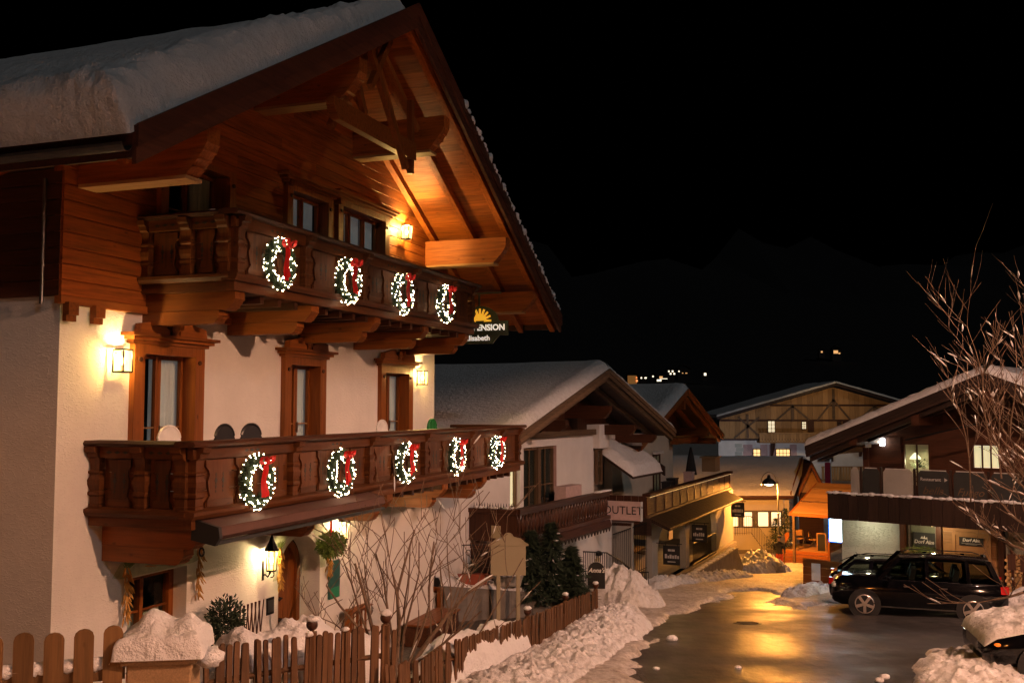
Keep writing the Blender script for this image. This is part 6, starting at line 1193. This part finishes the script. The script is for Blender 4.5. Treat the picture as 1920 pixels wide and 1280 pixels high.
# ------------------------------------------------------------------ person
def person(loc, rz, label):
    pts = [((0, 0, .92), .15, .11), ((0, .02, 1.12), .16, .11), ((0, .01, 1.38), .19, .12), ((0, 0, 1.50), .07, .07), ((0, -.02, 1.56), .065, .07), ((0, -.02, 1.66), .10, .11), ((0, -.02, 1.76), .07, .08),
           ((.10, 0, .86), .10, .11), ((.11, -.04, .48), .075, .08), ((.11, .02, .10), .06, .06), ((.11, -.13, .05), .05, .04),
           ((-.10, 0, .86), .10, .11), ((-.12, .06, .48), .075, .08), ((-.13, .12, .10), .06, .06), ((-.13, -.02, .05), .05, .04),
           ((.22, 0, 1.40), .075, .075), ((.27, -.02, 1.14), .062, .062), ((.22, -.20, .98), .05, .05), ((.20, -.28, .96), .045, .03),
           ((-.22, 0, 1.40), .075, .075), ((-.27, .02, 1.14), .062, .062), ((-.24, -.14, .95), .05, .05), ((-.22, -.22, .92), .045, .03)]
    ed = [(0, 1), (1, 2), (2, 3), (3, 4), (4, 5), (5, 6), (0, 7), (7, 8), (8, 9), (9, 10), (0, 11), (11, 12), (12, 13), (13, 14), (2, 15), (15, 16), (16, 17), (17, 18), (2, 19), (19, 20), (20, 21), (21, 22)]
    me = bpy.data.meshes.new('body'); me.from_pydata([p[0] for p in pts], ed, []); o = bpy.data.objects.new('body', me); COL.objects.link(o); sk = o.modifiers.new('skin', 'SKIN'); o.modifiers.new('sub', 'SUBSURF').levels = 2
    for v, p in zip(me.skin_vertices[0].data, pts): v.radius = (p[1], p[2])
    me.skin_vertices[0].data[0].use_root = True; bpy.context.view_layer.update(); m2 = bpy.data.meshes.new_from_object(o.evaluated_get(bpy.context.evaluated_depsgraph_get())); bpy.data.objects.remove(o)
    m2.materials.clear()
    for n_ in ('cloth_dark', 'cloth_orange', 'skin', 'black'): m2.materials.append(MATS[n_])
    for p in m2.polygons:
        z = p.center.z; p.material_index = 3 if z < .12 else 1 if z < .90 and abs(p.center.x) < .2 and p.center.y > -.17 else (2 if (z > 1.53 and z < 1.70) or (z < 1.0 and p.center.y < -.17) else 0); p.use_smooth = True
    t = thing('person', label, 'person', loc, rz); obj('body', m2, None, t); obj('hat', MB().ball((0, -.02, 1.72), (.115, .125, .10), 10, 7, 0, 0, 1.69), 'cloth_dark', t, True)
    obj('shovel', MB().tube([(-.22, -.22, 1.15), (-.1, -.55, .15)], .018, 6).box(-.24, .06, -.72, -.54, .0, .14), 'wood_dark_z', t)
person((13.75, 51.8, g1(51.8)+.02), R(150), 'person in dark jacket and bright orange trousers beside the lamplit snow heap')

# ------------------------------------------------------------------ cars
def car(label, loc, rz, paint, S, wheel_r=.36, wb=1.38, glassm='glass_car', spoke='rim', est=False, snow=False):
    t = thing('parked_car', label, 'car', loc, rz, 'parked cars'); w = .92
    # lower body: loft of rings along x
    st = S['low']; ring = []; mb = MB(); n = 0
    for x, zb, zt, hw in st:
        r = [(x, -hw*.86, zb), (x, -hw*.98, zb+.12), (x, -hw, (zb+zt)/2), (x, -hw*.97, zt-.06), (x, -hw*.90, zt), (x, 0, zt+.02), (x, hw*.90, zt), (x, hw*.97, zt-.06), (x, hw, (zb+zt)/2), (x, hw*.98, zb+.12), (x, hw*.86, zb)]; ring.append(r)
    vs = [p for r in ring for p in r]; m_ = len(ring[0]); fs = [(i*m_+j, (i+1)*m_+j, (i+1)*m_+(j+1) % m_, i*m_+(j+1) % m_) for i in range(len(ring)-1) for j in range(m_)]+[tuple(range(m_)), tuple(range((len(ring)-1)*m_, len(ring)*m_))[::-1]]
    obj('body', mb.add(vs, fs), paint, t, True)
    # greenhouse
    A = S['glass']   # list of (x_bottom, x_top) for pillar lines from rear to front
    zb, zt = S['belt'], S['roof']; yb, yt = w*.90, w*.74
    def sp(x, f, side): return (x, side*(yb+(yt-yb)*f), zb+(zt-zb)*f)
    rx0, rx1 = A[0][1], A[-1][1]; nn = 9; P = np.zeros((nn, 9, 3))
    for i in range(nn):
        for j in range(9):
            f = i/(nn-1); c_ = (j-4)/4; P[i, j] = (rx0-.06+(rx1-rx0+.10)*f, c_*(yt+.02), zt-.035*c_*c_*1.6+.05*math.sin(math.pi*f)-.02)
    obj('roof_panel', grid_mesh(P, 'roof_panel'), paint, t); P2 = P.copy(); P2[..., 2] -= .05; obj('headliner', grid_mesh(P2, 'headliner'), 'black', t)
    for side in (-1, 1):
        for k, (b0, t0) in enumerate(A):
            wd = .05 if 0 < k < len(A)-1 else .07
            obj('pillar', MB().add([sp(b0-wd, 0, side), sp(b0+wd, 0, side), sp(t0+wd, 1, side), sp(t0-wd, 1, side)], [(0, 1, 2, 3)]), paint, t)
        for (b0, t0), (b1, t1) in zip(A[:-1], A[1:]): obj('side_window', MB().add([sp(b0, 0, side*.99), sp(b1, 0, side*.99), sp(t1, 1, side*.99), sp(t0, 1, side*.99)], [(0, 1, 2, 3)]), glassm, t)
        obj('window_trim', MB().tube([sp(A[0][0], 0, side*1.01), sp(A[-1][0], 0, side*1.01)], .010, 4), 'chrome', t)
        if est: obj('window_trim', MB().tube([sp(A[0][0], 0, side*1.01), sp(A[0][0]+.02, .45, side*1.01), sp(A[0][1], 1, side*1.01), sp(A[-1][1], 1.0, side*1.01), sp(A[-1][0], 0, side*1.01)], .012, 4), 'chrome', t)
        obj('mirror', MB().ball((A[-1][0]-.25, side*(w+.10), zb+.08), (.07, .11, .08), 9, 6), paint, t, True)
        obj('roof_rail', MB().tube([(rx0+.1, side*yt*.95, zt+.0), (rx0+.3, side*yt*.95, zt+.05), (rx1-.3, side*yt*.95, zt+.06), (rx1-.1, side*yt*.95, zt)], .016, 5), 'black', t)
        obj('headlight', MB().ball((st[-2][0]-.03, side*w*.68, S['lamp']), (.10, .20, .09), 10, 6), 'lace', t, True)
        obj('tail_light', MB().box(st[1][0]-.035, st[1][0]+.16, side*w*.93-.06, side*w*.93+.055, S['tail']-.10, S['tail']+.10), 'tail_red', t)
        obj('door_handle', MB().box(.2, .36, side*w-.01, side*w+.025, zb-.16, zb-.13), 'chrome', t); obj('door_handle', MB().box(-.75, -.59, side*w-.01, side*w+.025, zb-.16, zb-.13), 'chrome', t)
        obj('sill_trim', MB().box(-wb+.4, wb-.4, side*w*.96-.02, side*w*.96+.02, .30, .33), 'zinc', t)
        for ax in (-wb, wb+.0):
            wh = obj('wheel', MB().lathe([(wheel_r*.72, -.11), (wheel_r*.97, -.10), (wheel_r, -.05), (wheel_r, .05), (wheel_r*.97, .10), (wheel_r*.72, .11)], 26, (0, 0, 0), 'y'), 'tyre', t, True, loc=(ax, side*(w-.10), wheel_r))
            ys = side*.105; rm = MB().tube([(wheel_r*.69*math.cos(a), ys, wheel_r*.69*math.sin(a)) for a in np.linspace(0, 2*math.pi, 25)], .016, 5, False)
            for q in range(5):
                a = q*2*math.pi/5+math.pi/2*(-1); c_, s_ = math.cos(a), math.sin(a); rm.prism([(.03*c_-.035*s_, .03*s_+.035*c_), (wheel_r*.69*c_-.042*s_, wheel_r*.69*s_+.042*c_), (wheel_r*.69*c_+.042*s_, wheel_r*.69*s_-.042*c_), (.03*c_+.035*s_, .03*s_-.035*c_)], ys-.012, ys+.012, 'xz')
            rm.lathe([(.06, ys-.018), (.06, ys+.018)], 10, (0, 0, 0), 'y'); obj('rim', rm, spoke, wh)
            obj('wheel_arch', MB().lathe([(wheel_r+.07, side*.008), (wheel_r+.07, side*.012)], 26, (ax, side*w*.995, wheel_r), 'y'), 'black', t)
    f0, f1 = A[-1], A[0]
    obj('windscreen', MB().add([(f0[0]+.05, -yb*.95, zb), (f0[0]+.12, 0, zb+.02), (f0[0]+.05, yb*.95, zb), (f0[1], yt*.97, zt-.03), (f0[1]+.05, 0, zt), (f0[1], -yt*.97, zt-.03)], [(0, 1, 4, 5), (1, 2, 3, 4)]), glassm, t)
    obj('rear_window', MB().add([(f1[0]-.06, -yb*.92, zb), (f1[0]-.06, yb*.92, zb), (f1[1]-.03, yt*.95, zt-.03), (f1[1]-.03, -yt*.95, zt-.03)], [(0, 1, 2, 3)]), glassm, t)
    for y in (-.38, .38):
        for x in (-.85, .25): obj('seat', MB().prism([(x-.1, zb-.5), (x+.4, zb-.5), (x+.4, zb-.35), (x+.05, zb-.32), (x-.12, zb+.32), (x-.24, zb+.30)], y-.24, y+.24, 'xz'), 'black', t)
    obj('number_plate', MB().box(st[0][0]-.012, st[0][0]-.002, -.26, .26, .55, .66), 'sign_white', t); obj('aerial', MB().tube([(rx0+.15, 0, zt), (rx0-.02, 0, zt+.16)], .008, 4), 'black', t)
    obj('grille', MB().box(st[-1][0]-.0, st[-1][0]+.015, -.4, .4, .50, .66), 'chrome', t)
    return t
SUV = dict(low=[(-2.26, .45, .90, .74), (-2.22, .34, 1.00, .84), (-2.05, .28, 1.06, .90), (-1.3, .26, 1.06, .92), (0, .26, 1.05, .92), (1.0, .26, 1.04, .92), (1.5, .28, 1.02, .91), (2.0, .30, .96, .88), (2.2, .36, .86, .80), (2.26, .42, .74, .72)], glass=[(-2.05, -1.78), (-1.30, -1.25), (-.25, -.25), (.98, .42)], belt=1.05, roof=1.66, lamp=.80, tail=.93)
EST = dict(low=[(-2.36, .42, .82, .74), (-2.32, .32, .90, .84), (-2.1, .25, .96, .89), (-1.3, .22, .96, .91), (0, .22, .95, .92), (1.1, .22, .93, .91), (1.7, .26, .86, .89), (2.1, .30, .76, .84), (2.3, .36, .62, .74)], glass=[(-2.10, -1.55), (-1.15, -1.08), (-.12, -.12), (1.05, .38)], belt=.95, roof=1.42, lamp=.66, tail=.80)
slope = math.atan(.106)
c1 = car('black off-road car with silver five-spoke wheels parked side-on', (11.42, 28.5, g1(28.3)-.03), R(160), 'car_black', SUV); c2 = car('dark estate car parked behind the black off-road car', (12.35, 31.35, g1(31.3)-.03), R(-20), 'car_navy', EST, .33, 1.42, est=True)
c3 = car('dark car half buried in snow at the bottom right corner', (10.35, 17.35, g1(17.3)-.02), R(168), 'car_black', EST, .33, 1.42)
hs = np.stack(np.meshgrid(np.linspace(.95, 2.3, 40), np.linspace(-.85, .85, 30), indexing='ij'), -1); u, v = hs[..., 0], hs[..., 1]; e = np.clip(np.minimum((2.3-u)*4, (.85-np.abs(v))*6), 0, 1)
obj('hood_snow', grid_mesh(np.stack([u, v, np.interp(u, [.9, 1.7, 2.1, 2.3], [.94, .87, .77, .64])+.0+np.sqrt(1-(1-e)**2)*(.10+.08*fbm(u*3, v*3, 5)+.04*lumps(u*5, v*5, 6))-.01], -1), 'hood_snow'), 'snow_dirty', c3)
for sd_ in (-1, 1): obj('indicator', MB().ball((2.08, sd_*.80, .66), (.06, .05, .035), 8, 5), 'glow_amber', c3, True)
for c_, dx in ((c1, 0), (c2, 0), (c3, 0)): pass
